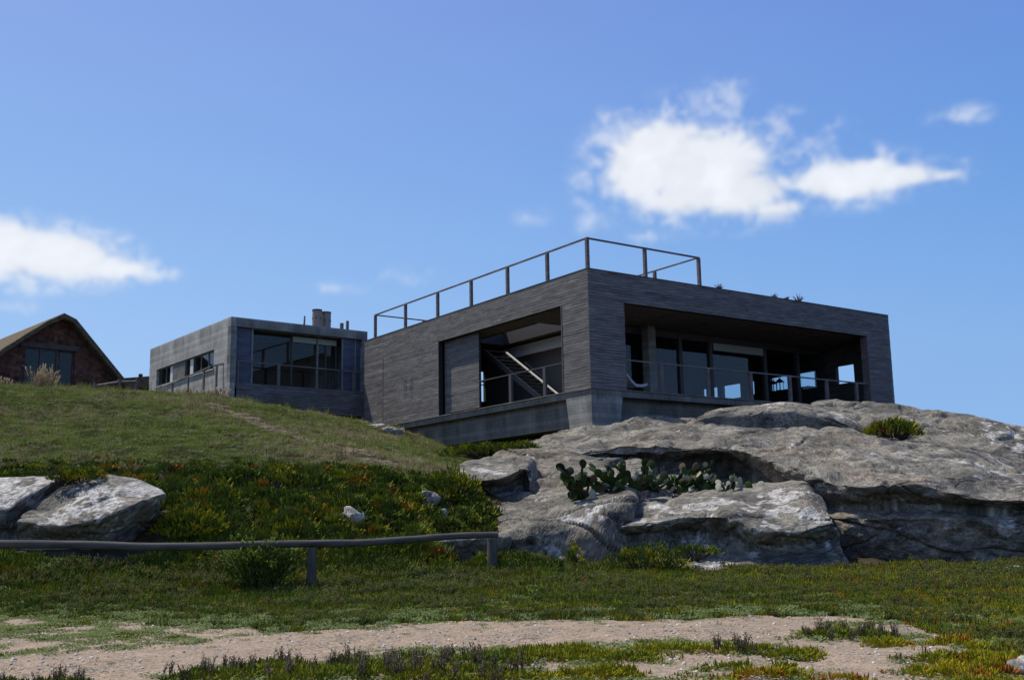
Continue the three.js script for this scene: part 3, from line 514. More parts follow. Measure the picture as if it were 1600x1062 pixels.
  for (let k = 0; k < 13; k++) { const v = 4.1 + k * 0.28; obj('tread', hb(1.345, 2.225, sy(v) - 0.16, sy(v) - 0.12, v - 0.12, v + 0.14), M.ceiling, st); }
  obj('stair_rail', [bar([1.32, sy(4.1) + 0.7, -4.1], [1.32, sy(5.3) + 0.7, -5.3], 0.03), bar([1.32, sy(4.2) - 0.1, -4.2], [1.32, sy(4.2) + 0.7, -4.2], 0.03)], M.frame, st);
  obj('well_beam', hb(2.95, 3.09, 2.31, 2.72, 3.6, 9.2), M.white, main);
  // concrete carrying the house
  const ped = hb(0, 1.26, -4.2, -0.222, 0, 1.26); { const p = ped.attributes.position; for (let i = 0; i < p.count; i++) { const k = clamp((-0.222 - p.getY(i)) / 4, 0, 1); if (p.getX(i) > 0.6) p.setX(i, 1.26 - k * 0.62); if (p.getZ(i) < -0.6) p.setZ(i, -1.26 + k * 0.62); } ped.computeVertexNormals(); }
  obj('corner_pedestal', ped, M.concrete, main);
  obj('ground_beam', hb(0.28, 0.7, -1.1, -0.222, 1.2, 12.5), M.concreteDark, main);
  obj('ground_beam', hb(1.2, W, -1.6, -0.222, 0.45, 0.9), M.concreteDark, main);
  obj('foundation_wall', [hb(2.4, 2.7, -4.5, -0.222, 2.5, DP), hb(2.4, W, -4.5, -0.222, 2.2, 2.5)], M.concreteDark, main);
}

// things on the terrace
const toWorld = (u, y, v, o = corner, t = houseTurn) => new THREE.Vector3(u, y, -v).applyAxisAngle(new THREE.Vector3(0, 1, 0), t).add(o).toArray();
{
  const c = thing('lounge_chair', 'pale curved lounge chair at the left end of the terrace', 'chair', toWorld(1.75, -0.005, 0.75), houseTurn);
  const prof = [[-0.25, 0.78], [-0.05, 0.74], [0.15, 0.62], [0.35, 0.42], [0.52, 0.30], [0.75, 0.30], [1.0, 0.36]];
  const sh = new THREE.Shape(); prof.forEach(([x, y], i) => (i ? sh.lineTo(x, y) : sh.moveTo(x, y))); [...prof].reverse().forEach(([x, y]) => sh.lineTo(x - 0.01, y - 0.07));
  const g = new THREE.ExtrudeGeometry(sh, { depth: 0.55, bevelEnabled: true, bevelSize: 0.01, bevelThickness: 0.01, bevelSegments: 1 }); g.translate(0, 0, -0.28); obj('sling_seat', g, M.cloth, c);
  for (const [x, y] of [[0.1, 0.6], [0.85, 0.25]]) for (const z of [-0.24, 0.24]) obj('leg', bar([x, 0, z], [x, y, z], 0.03), M.frame, c);
  obj('frame', [bar([0.1, 0.22, -0.26], [0.85, 0.22, -0.26], 0.03), bar([0.1, 0.22, 0.26], [0.85, 0.22, 0.26], 0.03)], M.frame, c);
  const tb = thing('dining_table', 'dark long table seen through the terrace glazing', 'table', toWorld(12.6, -0.005, 4.9), houseTurn);
  obj('table_top', hb(-0.9, 0.9, 0.86, 0.9, -0.45, 0.45), M.dark, tb); for (const x of [-0.8, 0.8]) for (const v of [-0.38, 0.38]) obj('leg', hb(x - 0.03, x + 0.03, 0, 0.86, v - 0.03, v + 0.03), M.dark, tb);
  const lan = (u, v, y, k, label) => {
    const l = thing('lantern', label, 'lantern', toWorld(u, y, v), houseTurn, 'lanterns silhouetted against the end windows');
    obj('base', bx(-0.1 * k, 0.1 * k, 0, 0.03 * k, -0.1 * k, 0.1 * k), M.black, l);
    for (const [x, z] of [[-1, -1], [1, -1], [1, 1], [-1, 1]]) obj('upright', bx(x * 0.085 * k - 0.008, x * 0.085 * k + 0.008, 0.03 * k, 0.3 * k, z * 0.085 * k - 0.008, z * 0.085 * k + 0.008), M.black, l);
    const rf = new THREE.ConeGeometry(0.17 * k, 0.15 * k, 4); rf.rotateY(Math.PI / 4); rf.translate(0, 0.37 * k, 0); obj('roof', rf, M.black, l);
    const rg = new THREE.TorusGeometry(0.05 * k, 0.01, 6, 14); rg.translate(0, 0.49 * k, 0); obj('ring', rg, M.black, l);
  };
  const shelf = thing('sideboard', 'dark sideboard under the small end windows of the terrace room', 'sideboard', toWorld(14.5, -0.005, 5), houseTurn);
  obj('body', hb(-0.25, 0.25, 0.1, 1.36, -1.5, 1.5), M.dark, shelf); for (const v of [-1.3, 1.3]) obj('leg', hb(-0.2, 0.2, 0, 0.1, v - 0.04, v + 0.04), M.dark, shelf);
  lan(14.5, 5.55, 1.355, 1.15, 'left black lantern of the pair framed by the end window'); lan(14.5, 5.2, 1.355, 1.25, 'right black lantern of the pair framed by the end window'); lan(14.5, 4.3, 1.355, 1.1, 'black lantern alone in the second end window');
  // succulents growing over the parapet
  const rs = rng(31);
  for (const [u, w, lb] of [[5.85, 0.22, 'small succulent on the parapet nearest the roof railing'], [8.62, 0.2, 'reddish succulent sprig on the parapet, second from the railing'], [9.3, 0.16, 'tiny succulent on the parapet between two larger tufts'], [9.95, 0.34, 'largest yellow-green succulent tuft on the parapet']]) {
    const t = thing('roof_succulent', lb, 'plant', toWorld(u, TY + 0.02, 0.1), houseTurn + u, 'succulents along the parapet'); const g = [], g2 = [];
    for (let k = 0; k < 26; k++) { const a = rs() * 6.28, e = 0.3 + rs() * 1.1, l = w * (0.5 + rs() * 0.6); (k % 3 ? g : g2).push(rod([Math.cos(a) * w * 0.3 * rs(), 0, Math.sin(a) * w * 0.3 * rs()], [Math.cos(a) * Math.cos(e) * l, Math.sin(e) * l, Math.sin(a) * Math.cos(e) * l], 0.016, 0.006, 5)); }
    obj('leaves', g, leafMat([0.09, 0.11, 0.035]), t); obj('flower_stalks', g2, leafMat([0.17, 0.07, 0.05]), t);
  }
}

// ---------------------------------------------------------------- the concrete house up the slope
{
  const turn = Math.PI / 2 - 0.912, o = new THREE.Vector3(-11.257, EYE + 8.769 - 2.65, -43);
  const H = thing('concrete_house', 'boxy board-marked concrete house on the hill with twin flues', 'house', o.toArray(), turn);
  const U = 6.27, V = 9.25, T = 2.65;
  const lw = [hb(0, 0.22, 1.56, T, 0, V), hb(0, 0.22, -1.6, 0.76, 0.0, V), hb(0, 0.22, 0.76, 1.56, 0.0, 1.66), hb(0, 0.22, 0.76, 1.56, 8.3, V)];
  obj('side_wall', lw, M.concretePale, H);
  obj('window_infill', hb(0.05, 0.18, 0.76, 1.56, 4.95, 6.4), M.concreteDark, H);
  obj('window_sill', hb(-0.05, 0.2, 0.70, 0.758, 1.6, 8.35), M.concretePale, H);
  for (const [a, b, n, cur] of [[1.66, 4.95, 4, 4.1], [6.4, 8.3, 2, 6.45]]) {
    for (let k = 0; k < n; k++) {
      const v0 = a + (b - a) * k / n, v1 = a + (b - a) * (k + 1) / n;
      const f = obj('window', [hb(0.12, 0.17, 0.76, 0.81, v0, v1), hb(0.12, 0.17, 1.51, 1.56, v0, v1), hb(0.12, 0.17, 0.81, 1.51, v0, v0 + 0.05), hb(0.12, 0.17, 0.81, 1.51, v1 - 0.05, v1)], M.frame, H);
      obj('pane', pane(0.14, 0.14, 0.81, 1.51, v0 + 0.05, v1 - 0.05), M.glass, f);
    }
    obj('curtain', hb(0.08, 0.11, 0.78, 1.5, cur, cur + 0.32), M.white, H);
  }
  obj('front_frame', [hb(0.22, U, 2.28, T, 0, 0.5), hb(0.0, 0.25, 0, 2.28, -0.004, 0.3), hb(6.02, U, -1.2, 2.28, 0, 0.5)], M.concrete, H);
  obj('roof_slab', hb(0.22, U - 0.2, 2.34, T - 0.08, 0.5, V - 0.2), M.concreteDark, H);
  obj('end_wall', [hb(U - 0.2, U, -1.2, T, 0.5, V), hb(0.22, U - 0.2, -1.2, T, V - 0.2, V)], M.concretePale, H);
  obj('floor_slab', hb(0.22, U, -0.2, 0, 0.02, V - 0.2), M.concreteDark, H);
  obj('shutter', hb(0.26, 1.03, 0.0, 2.275, 0.2, 0.28), M.shutter, H); obj('shutter', hb(5.12, 6.0, 0.0, 2.275, 0.2, 0.28), M.shutter, H);
  obj('shutter_edge', [hb(0.97, 1.035, 0, 2.27, 0.15, 0.2), hb(5.115, 5.17, 0, 2.27, 0.15, 0.2), hb(5.75, 5.79, 0, 2.27, 0.17, 0.2)], M.frameGrey, H);
  for (const u of [1.04, 2.95, 4.15, 4.55, 5.04]) obj('mullion', hb(u, u + 0.08, 0, 2.275, 0.62, 0.7), u > 4 && u < 4.3 ? M.frameGrey : M.frame, H);
  for (const [a, b] of [[1.12, 2.95], [3.03, 4.15], [4.23, 4.55], [4.63, 5.04]]) obj('pane', pane(a, b, 0.02, 2.27, 0.655, 0.655), M.glass, H);
  obj('roller_blind', hb(3.0, 4.1, 1.98, 2.22, 0.56, 0.58), M.blind, H); obj('roller_blind', hb(4.16, 5.06, 1.98, 2.22, 0.56, 0.58), M.blind, H);
  obj('back_partition', hb(0.22, U - 0.2, 0, 2.3, 5, 5.1), M.interior, H);
  for (let k = 0; k < 9; k++) obj('base_board', hb(0.3 + (k % 2) * 0.003, 6.1, -1.06 + k * 0.117, -1.06 + k * 0.117 + 0.108, -0.02, 0.01, k * 1.3, k * 0.7), boardTones[[0, 2, 1, 0, 4, 2, 0, 1, 2][k]], H);
  obj('foundation', [hb(0.8, 5.8, -2.4, -0.2, 0.6, 1.0)], M.dark, H);
  const rl = obj('front_railing', [bar([0.34, 0.88, -0.03], [6.0, 0.84, -0.03], 0.045)], M.rail, H);
  for (const [u, w] of [[0.36, 0.03], [2.12, 0.06], [3.86, 0.045], [5.6, 0.03]]) obj('post', hb(u - w, u + w, 0, 0.85, 0.0, 0.06), M.rail, rl);
  const sl = obj('side_railing', [bar([0.34, 0.88, -0.03], [-0.3, 0.76, -1.2], 0.05), bar([-0.3, 0.76, -1.2], [-0.34, 0.52, -6.6], 0.05)], M.rail, H);
  for (const v of [0.6, 1.9, 3.6, 5.4]) obj('post', hb(-0.34, -0.27, -1.4, 0.72 - v * 0.03, v - 0.05, v + 0.05), M.post, sl);
  for (const [u, v, h] of [[5.9, 4, 1.76], [6.42, 4.1, 1.72]]) {
    const cy = new THREE.CylinderGeometry(0.225, 0.225, h - 0.1, 20); cy.translate(u, T - 0.1 + (h - 0.1) / 2, -v); const fl = obj('flue', cy, M.steel, H);
    const cp = new THREE.CylinderGeometry(0.235, 0.235, 0.07, 20); cp.translate(u, T + h - 0.17, -v); obj('flue_cap', cp, M.black, fl);
    for (let k = 0; k < 6; k++) { const a = k * 1.047 + 0.4, ho = new THREE.CylinderGeometry(0.04, 0.04, 0.03, 10); ho.rotateX(Math.PI / 2); ho.rotateY(a); ho.translate(u + Math.sin(a) * 0.225, T + h - 0.55, -v + Math.cos(a) * 0.225); obj('vent_hole', ho, M.black, fl); }
  }
  obj('roof_vent', [rod([4.5, T - 0.1, -2.6], [4.56, T + 0.95, -2.6], 0.06, 0.035)], M.post, H);
  obj('roof_vent_base', [hb(4.4, 4.7, T - 0.1, T + 0.5, 2.55, 2.75)], M.concreteDark, H);
  obj('roof_post', hb(6.8 - 0.68, 6.93 - 0.68, T - 0.1, T + 0.72, 2.1, 2.22), M.post, H); obj('roof_post', hb(6.42, 6.52, T - 0.1, T + 0.85, 2.1, 2.2), M.post, H);
}

// ---------------------------------------------------------------- thatched brick cottage on the hilltop
{
  const turn = 43 * Math.PI / 180, G = at(95, 604, 54); G.y = 7.9;
  const C = thing('thatched_cottage', 'dark brick cottage with a steep thatched roof at the left edge', 'cottage', G.toArray(), turn);
  const nrm = new THREE.Vector3(Math.sin(turn), 0, Math.cos(turn)), ex = new THREE.Vector3(Math.cos(turn), 0, -Math.sin(turn));
  const loc = (px, py) => { const d = dirOf(px, py), t = (G.clone().sub(camera.position).dot(nrm)) / d.dot(nrm), p = camera.position.clone().addScaledVector(d, t).sub(G); return [p.dot(ex), p.y]; };
  const outer = [[-70, 604], [0, 547], [40, 522], [72, 503], [96, 492], [114, 501], [140, 533], [188, 592], [200, 606]].map((p) => loc(...p));
  const inner = [[-58, 604], [5, 553], [45, 527], [74, 510], [95, 502], [110, 508], [134, 538], [178, 592], [190, 606]].map((p) => loc(...p));
  inner.forEach((p, i) => { p[0] = lerp(p[0], outer[i][0], 0.4); p[1] = lerp(p[1], outer[i][1], 0.4); });
  const sh = new THREE.Shape(); outer.forEach(([x, y], i) => (i ? sh.lineTo(x, y) : sh.moveTo(x, y))); [...inner].reverse().forEach(([x, y]) => sh.lineTo(x, y));
  const rg = new THREE.ExtrudeGeometry(sh, { depth: 8.6, bevelEnabled: true, bevelSize: 0.05, bevelThickness: 0.08, bevelSegments: 2 }); rg.translate(0, 0, -8.3); obj('thatched_roof', rg, M.thatch, C);
  const ws = new THREE.Shape(); [[...inner[0].slice(0, 1), -1], ...inner, [inner[inner.length - 1][0], -1]].forEach(([x, y], i) => (i ? ws.lineTo(x, y) : ws.moveTo(x, y)));
  const [dx0, dy1] = loc(43, 540), [dx1] = loc(121, 545), hole = new THREE.Path(); hole.moveTo(dx0, -0.8); hole.lineTo(dx0, dy1); hole.lineTo(dx1, dy1); hole.lineTo(dx1, -0.8); hole.closePath(); ws.holes.push(hole);
  const wg = new THREE.ExtrudeGeometry(ws, { depth: 0.25, bevelEnabled: false }); wg.translate(0, 0, -0.55); obj('gable_wall', wg, M.brick, C);
  obj('lintel', bx(dx0 - 0.25, dx1 + 0.25, dy1, dy1 + 0.24, -0.34, -0.24), M.weathered, C);
  const n = 3, wd = (dx1 - dx0) / n;
  for (let k = 0; k < n; k++) { const a = dx0 + k * wd, b = a + wd, f = obj('glazed_door', [bx(a, a + 0.09, -0.8, dy1, -0.48, -0.4), bx(b - 0.09, b, -0.8, dy1, -0.48, -0.4), bx(a + 0.09, b - 0.09, dy1 - 0.09, dy1, -0.48, -0.4)], k === 2 ? M.brick : M.frame, C); obj('pane', pane(a + 0.09, b - 0.09, -0.8, dy1 - 0.09, 0.45, 0.45), M.glass, f); }
  { const rs2 = new THREE.Shape(); [[inner[0][0], -1], ...inner, [inner[8][0], -1]].forEach(([x, y], i) => (i ? rs2.lineTo(x, y) : rs2.moveTo(x, y))); const rg2 = new THREE.ExtrudeGeometry(rs2, { depth: 0.2, bevelEnabled: false }); rg2.translate(0, 0, -8.1); obj('rear_wall', rg2, M.brick, C); }
  obj('floor', bx(inner[0][0], inner[8][0], -1, -0.6, -8, -0.6), M.dark, C);
}
{
  // low dark outbuilding and a leaning rail on the crest
  const p = at(212, 606, 60), S = thing('outbuilding', 'low dark outbuilding roof between the cottage and the concrete house', 'shed', [p.x, p.y - 1.2, p.z], 0.5);
  obj('wall', bx(-1.1, 1.2, 0, 1.25, -2, 0), M.brick, S);
  const sh = new THREE.Shape(); sh.moveTo(-1.6, 1.2); sh.lineTo(-1.3, 1.62); sh.lineTo(0.9, 1.9); sh.lineTo(1.4, 1.75); sh.lineTo(1.4, 1.2); const g = new THREE.ExtrudeGeometry(sh, { depth: 2.4, bevelEnabled: false }); g.translate(0, 0, -2.2); obj('roof', g, M.thatch, S);
  obj('chimney', bx(0.3, 0.5, 1.7, 2.15, -1.2, -1), M.brick, S);
  const a = at(148, 603, 44.5), b = at(186, 597, 45), c = at(214, 596, 45.5), F = thing('rail_fence', 'short leaning pale rail fence on the hill crest by the cottage', 'fence', [b.x, b.y - 0.7, b.z]);
  const q = (v, dy = 0) => [v.x - b.x, v.y - b.y + 0.7 + dy, v.z - b.z];
  obj('rail', rod(q(a), q(b), 0.06, 0.06), M.rail, F); obj('rail', rod(q(b), q(c), 0.06, 0.05), M.rail, F);
  for (const v of [a, b, c]) { const g0 = heightAt(v.x, v.z) - 0.2; obj('post', rod([v.x - b.x, g0 - (b.y - 0.7), v.z - b.z], q(v, 0.14), 0.08, 0.07), M.post, F); }
}

// ---------------------------------------------------------------- log rail in front of the bank
{
  const A = at(-200, 850, 16.9), Bp = at(486, 852, 18.9), Cp = at(770, 836, 20.7);
  const o = [Bp.x, heightAt(Bp.x, Bp.z), Bp.z], F = thing('log_rail_fence', 'weathered low log rail on two posts crossing in front of the bank', 'fence', o);
  const pts = [[-260, 851, 16.6, 0.075], [0, 850, 17.4, 0.072], [130, 851, 17.8, 0.07], [230, 854, 18.1, 0.066], [330, 853, 18.4, 0.07], [430, 850, 18.7, 0.066], [486, 849, 18.9, 0.062], [560, 848, 19.4, 0.07], [650, 842, 19.9, 0.066], [720, 837, 20.4, 0.062], [776, 835.5, 20.7, 0.06]];
  const P = pts.map(([x, y, D]) => at(x, y, D).sub(new THREE.Vector3(...o))), cv = new THREE.CatmullRomCurve3(P), g = new THREE.TubeGeometry(cv, 160, 0.07, 12, false);
  const ps = g.attributes.position, us = g.attributes.uv; for (let i = 0; i < ps.count; i++) { const t = us.getX(i), c = cv.getPointAt(clamp(t, 0, 1)), k = (0.95 + 0.10 * n3(t * 22, 3, 1) - 0.08 * t) * (1 + 0.05 * n3(ps.getX(i) * 3, ps.getY(i) * 20, ps.getZ(i) * 6)); ps.setXYZ(i, c.x + (ps.getX(i) - c.x) * k, c.y + (ps.getY(i) - c.y) * k, c.z + (ps.getZ(i) - c.z) * k); us.setXY(i, t * 11, us.getY(i) * 0.45); }
  g.computeVertexNormals(); const rail = obj('rail', g, M.weathered, F);
  const e = P[P.length - 1], ec = new THREE.CylinderGeometry(0.062, 0.062, 0.012, 12); ec.rotateZ(Math.PI / 2); ec.rotateY(0.55); ec.translate(e.x, e.y, e.z); obj('cut_end', ec, M.rail, rail);
  for (const [x, D, y, r] of [[487, 18.92, 856, 0.085], [769, 20.72, 842, 0.095]]) {
    const t = at(x, y, D), gy = heightAt(t.x, t.z); const g2 = new THREE.CylinderGeometry(r * 0.95, r * 1.05, t.y - gy + 0.25, 14, 6); const q = g2.attributes.position; for (let i = 0; i < q.count; i++) { const k = 1 + 0.06 * n3(q.getX(i) * 14, q.getY(i) * 2, q.getZ(i) * 14 + x); q.setX(i, q.getX(i) * k); q.setZ(i, q.getZ(i) * k); }
    { const u2 = g2.attributes.uv; for (let i = 0; i < u2.count; i++) u2.setXY(i, u2.getY(i) * 0.9, u2.getX(i) * 0.5); }
    g2.computeVertexNormals(); g2.translate(t.x - o[0], (t.y + gy - 0.25) / 2 - o[1], t.z - o[2]); obj('post', g2, M.weathered, F);
  }
}

// ---------------------------------------------------------------- vegetation
function hitGround(px, py, from = 8) { const d = dirOf(px, py), k = -d.z; let D = from; for (; D < 80; D += 0.04) { const X = d.x / k * D, Y = EYE + d.y / k * D; if (Y < heightAt(X, -D)) break; } return [d.x / k * D, D]; }
function soupToGeo(pos) { const g = new THREE.BufferGeometry(); g.setAttribute('position', new THREE.Float32BufferAttribute(pos, 3)); g.computeVertexNormals(); return g; }
// three-sided fleshy finger leaf
function finger(pos, o, dir, len, r, bend) {
  const d = dir.clone().normalize(), s = new THREE.Vector3(-d.z, 0, d.x); if (s.lengthSq() < 1e-4) s.set(1, 0, 0); s.normalize(); const t = new THREE.Vector3().crossVectors(d, s);
  const ring = (f, rr) => { const c = o.clone().addScaledVector(d, len * f).add(new THREE.Vector3(0, bend * len * f * f, 0)); return [0, 1, 2].map((k) => c.clone().addScaledVector(s, Math.cos(k * 2.094) * rr).addScaledVector(t, Math.sin(k * 2.094) * rr)); };
  const A = ring(0, r * 0.75), B = ring(0.55, r), T = o.clone().addScaledVector(d, len).add(new THREE.Vector3(0, bend * len, 0));
  for (let k = 0; k < 3; k++) { const n = (k + 1) % 3; for (const v of [A[k], A[n], B[n], A[k], B[n], B[k], B[k], B[n], T]) pos.push(v.x, v.y, v.z); }
}
function blade(pos, o, dir, len, w, bend) {
  const d = dir.clone().normalize(), s = new THREE.Vector3(-d.z, 0, d.x).normalize().multiplyScalar(w / 2), side = new THREE.Vector3(d.x, 0, d.z).multiplyScalar(bend * len);
  const m = o.clone().addScaledVector(d, len * 0.55).addScaledVector(side, 0.3), e = o.clone().addScaledVector(d, len).add(side); e.y -= bend * len * 0.4;
  const a = o.clone().sub(s), b = o.clone().add(s), c = m.clone().add(s), f = m.clone().sub(s);
  for (const v of [a, b, c, a, c, f, f, c, e]) pos.push(v.x, v.y, v.z);
}
function disc(pos, c, n, r, asp = 1) {
  const q = new THREE.Quaternion().setFromUnitVectors(new THREE.Vector3(0, 1, 0), n.clone().normalize()), p = [[-1, 0], [-0.45, 0.8], [0.55, 0.75], [1, 0], [0.5, -0.8], [-0.5, -0.75]].map(([x, z]) => new THREE.Vector3(x * r, 0, z * r * asp).applyQuaternion(q).add(c));
  for (let k = 1; k < 5; k++) for (const v of [p[0], p[k], p[k + 1]]) pos.push(v.x, v.y, v.z);
}
const V3 = (x, y, z) => new THREE.Vector3(x, y, z);
function clumpFingers(seed, n, R, l0, l1, r, e0 = 0.55, e1 = 0.95) { const q = rng(seed), pos = []; for (let i = 0; i < n; i++) { const a = q() * 6.283, k = Math.sqrt(q()) * R, e = e0 + q() * e1; finger(pos, V3(Math.cos(a) * k, -0.01, Math.sin(a) * k), V3(Math.cos(a + (q() - 0.5) * 2) * Math.cos(e), Math.sin(e), Math.sin(a + (q() - 0.5) * 2) * Math.cos(e)), lerp(l0, l1, q()), r * (0.8 + q() * 0.4), 0.15); } return soupToGeo(pos); }
function clumpCover(seed) { const q = rng(seed), pos = []; for (let i = 0; i < 46; i++) { const a = q() * 6.283, k = Math.sqrt(q()) * 0.085; disc(pos, V3(Math.cos(a) * k, 0.006 + q() * 0.026, Math.sin(a) * k), V3((q() - 0.5) * 1.8, 1, (q() - 0.5) * 1.8), 0.006 + q() * 0.009, 0.7); } return soupToGeo(pos); }
function clumpGrass(seed, n, R, l0, l1, w) { const q = rng(seed), pos = []; for (let i = 0; i < n; i++) { const a = q() * 6.283, k = Math.sqrt(q()) * R, b = q() * 6.283, e = 0.75 + q() * 0.75; blade(pos, V3(Math.cos(a) * k, -0.01, Math.sin(a) * k), V3(Math.cos(b) * Math.cos(e), Math.sin(e), Math.sin(b) * Math.cos(e)), lerp(l0, l1, q()), w, 0.3 + q() * 0.4); } return soupToGeo(pos); }
function clumpSprig(seed) { const q = rng(seed), pos = []; for (let i = 0; i < 8; i++) { const a = q() * 6.283, k = q() * 0.05, h = 0.07 + q() * 0.09, o = V3(Math.cos(a) * k, -0.01, Math.sin(a) * k), d = V3((q() - 0.5) * 0.5, 1, (q() - 0.5) * 0.5).normalize(); blade(pos, o, d, h, 0.006, 0.02); for (let m = 0; m < 6; m++) { const c = o.clone().addScaledVector(d, h * (0.35 + 0.65 * m / 6)), b = q() * 6.283; blade(pos, c, V3(Math.cos(b), 0.9, Math.sin(b)), 0.022 + q() * 0.015, 0.009, 0.1); } } return soupToGeo(pos); }
const kinds = {
  ice_a: clumpFingers(1, 16, 0.06, 0.04, 0.085, 0.0075), ice_b: clumpFingers(2, 16, 0.06, 0.04, 0.085, 0.0075), ice_d: clumpFingers(12, 18, 0.065, 0.035, 0.065, 0.0115, 0.15, 1.1), ice_e: clumpFingers(13, 18, 0.065, 0.035, 0.065, 0.0115, 0.15, 1.1), ice_c: clumpFingers(3, 20, 0.075, 0.025, 0.055, 0.0065),
  cov_a: clumpCover(4), cov_b: clumpCover(5), gra_a: clumpGrass(6, 22, 0.07, 0.04, 0.10, 0.006), gra_b: clumpGrass(7, 22, 0.07, 0.04, 0.10, 0.006), spr_a: clumpSprig(8), spr_b: clumpSprig(9), dry_a: clumpGrass(10, 18, 0.05, 0.08, 0.18, 0.005),
};
const lists = {}; for (const k in kinds) lists[k] = { m: [], c: [] };
const rv = rng(2024), dm = new THREE.Object3D();
function put(kind, X, Z, s, col, sy = 1, dy = 0) {
  const y = heightAt(X, Z); if (rockAt(X, Z) > y + 0.06) return;
  dm.position.set(X, y + dy, Z); dm.rotation.set((rv() - 0.5) * 0.3, rv() * 6.283, (rv() - 0.5) * 0.3); dm.scale.set(s, s * sy, s); dm.updateMatrix();
  lists[kind].m.push(dm.matrix.clone()); const j = 0.75 + rv() * 0.5; lists[kind].c.push([col[0] * j, col[1] * j, col[2] * j]);
}
const mixc = (a, b, t) => [lerp(a[0], b[0], t), lerp(a[1], b[1], t), lerp(a[2], b[2], t)];
const CG = [0.140, 0.185, 0.020], CY = [0.340, 0.315, 0.014], CD = [0.105, 0.135, 0.019], CR = [0.34, 0.10, 0.018], CO = [0.36, 0.20, 0.018], CS = [0.175, 0.220, 0.095], CP = [0.095, 0.080, 0.056], CB = [0.270, 0.220, 0.115], CT = [0.155, 0.205, 0.042], CN = [0.38, 0.33, 0.21];
const pick2 = (a, b) => (rv() < 0.5 ? a : b);
// islands of succulent mats on the sand: photo column/row of the centre, half sizes in metres, warmth of the colour
const islands = [[560, 1058, 1.15, 0.55, 0.15], [670, 1058, 0.9, 0.5, 0.25], [740, 1038, 0.55, 0.35, 0.1], [860, 1026, 0.75, 0.34, 0.3], [960, 1030, 0.5, 0.25, 0.35], [1340, 996, 0.52, 0.36, 0.2], [1385, 1008, 0.25, 0.18, 0.8], [930, 1056, 0.45, 0.25, 0.6], [1060, 1020, 0.5, 0.2, 0.3], [1160, 1018, 0.42, 0.2, 0.25], [1240, 1026, 0.35, 0.25, 0.5], [1140, 1048, 0.25, 0.12, 0.5], [1235, 1051, 0.16, 0.12, 0.5], [1190, 1060, 0.3, 0.14, 0.9], [1320, 1063, 0.25, 0.1, 0.9], [1490, 1053, 0.5, 0.35, 0.9], [1570, 1038, 0.5, 0.5, 0.9], [1530, 1078, 0.6, 0.3, 0.8], [1560, 1008, 0.7, 0.4, 0.6], [1460, 1033, 0.3, 0.15, 0], [60, 1078, 0.5, 0.2, 0], [340, 1063, 0.6, 0.22, 0.1], [430, 1048, 0.35, 0.16, 0]].map(([x, y, rx, rd, w]) => [...onGround(x, y), rx, rd, w]);
const wornLine = [[-200, 1075], [60, 1052], [300, 1032], [480, 1006], [700, 992], [900, 989], [1200, 980], [1340, 1025], [1400, 1005]].map(([x, y]) => onGround(x, y));
function wornDist(x, d) { let m = 99; for (let i = 0; i < 6; i++) { const [ax, ad] = wornLine[i], [bx_, bd] = wornLine[i + 1], vx = bx_ - ax, vd = bd - ad, t = clamp(((x - ax) * vx + (d - ad) * vd) / (vx * vx + vd * vd), 0, 1); m = Math.min(m, Math.hypot(x - ax - vx * t, (d - ad - vd * t) * 0.8)); } return Math.min(m, Math.hypot(x - wornLine[8][0], d - wornLine[8][1]) * 0.8, Math.hypot(x - wornLine[7][0], d - wornLine[7][1])); }
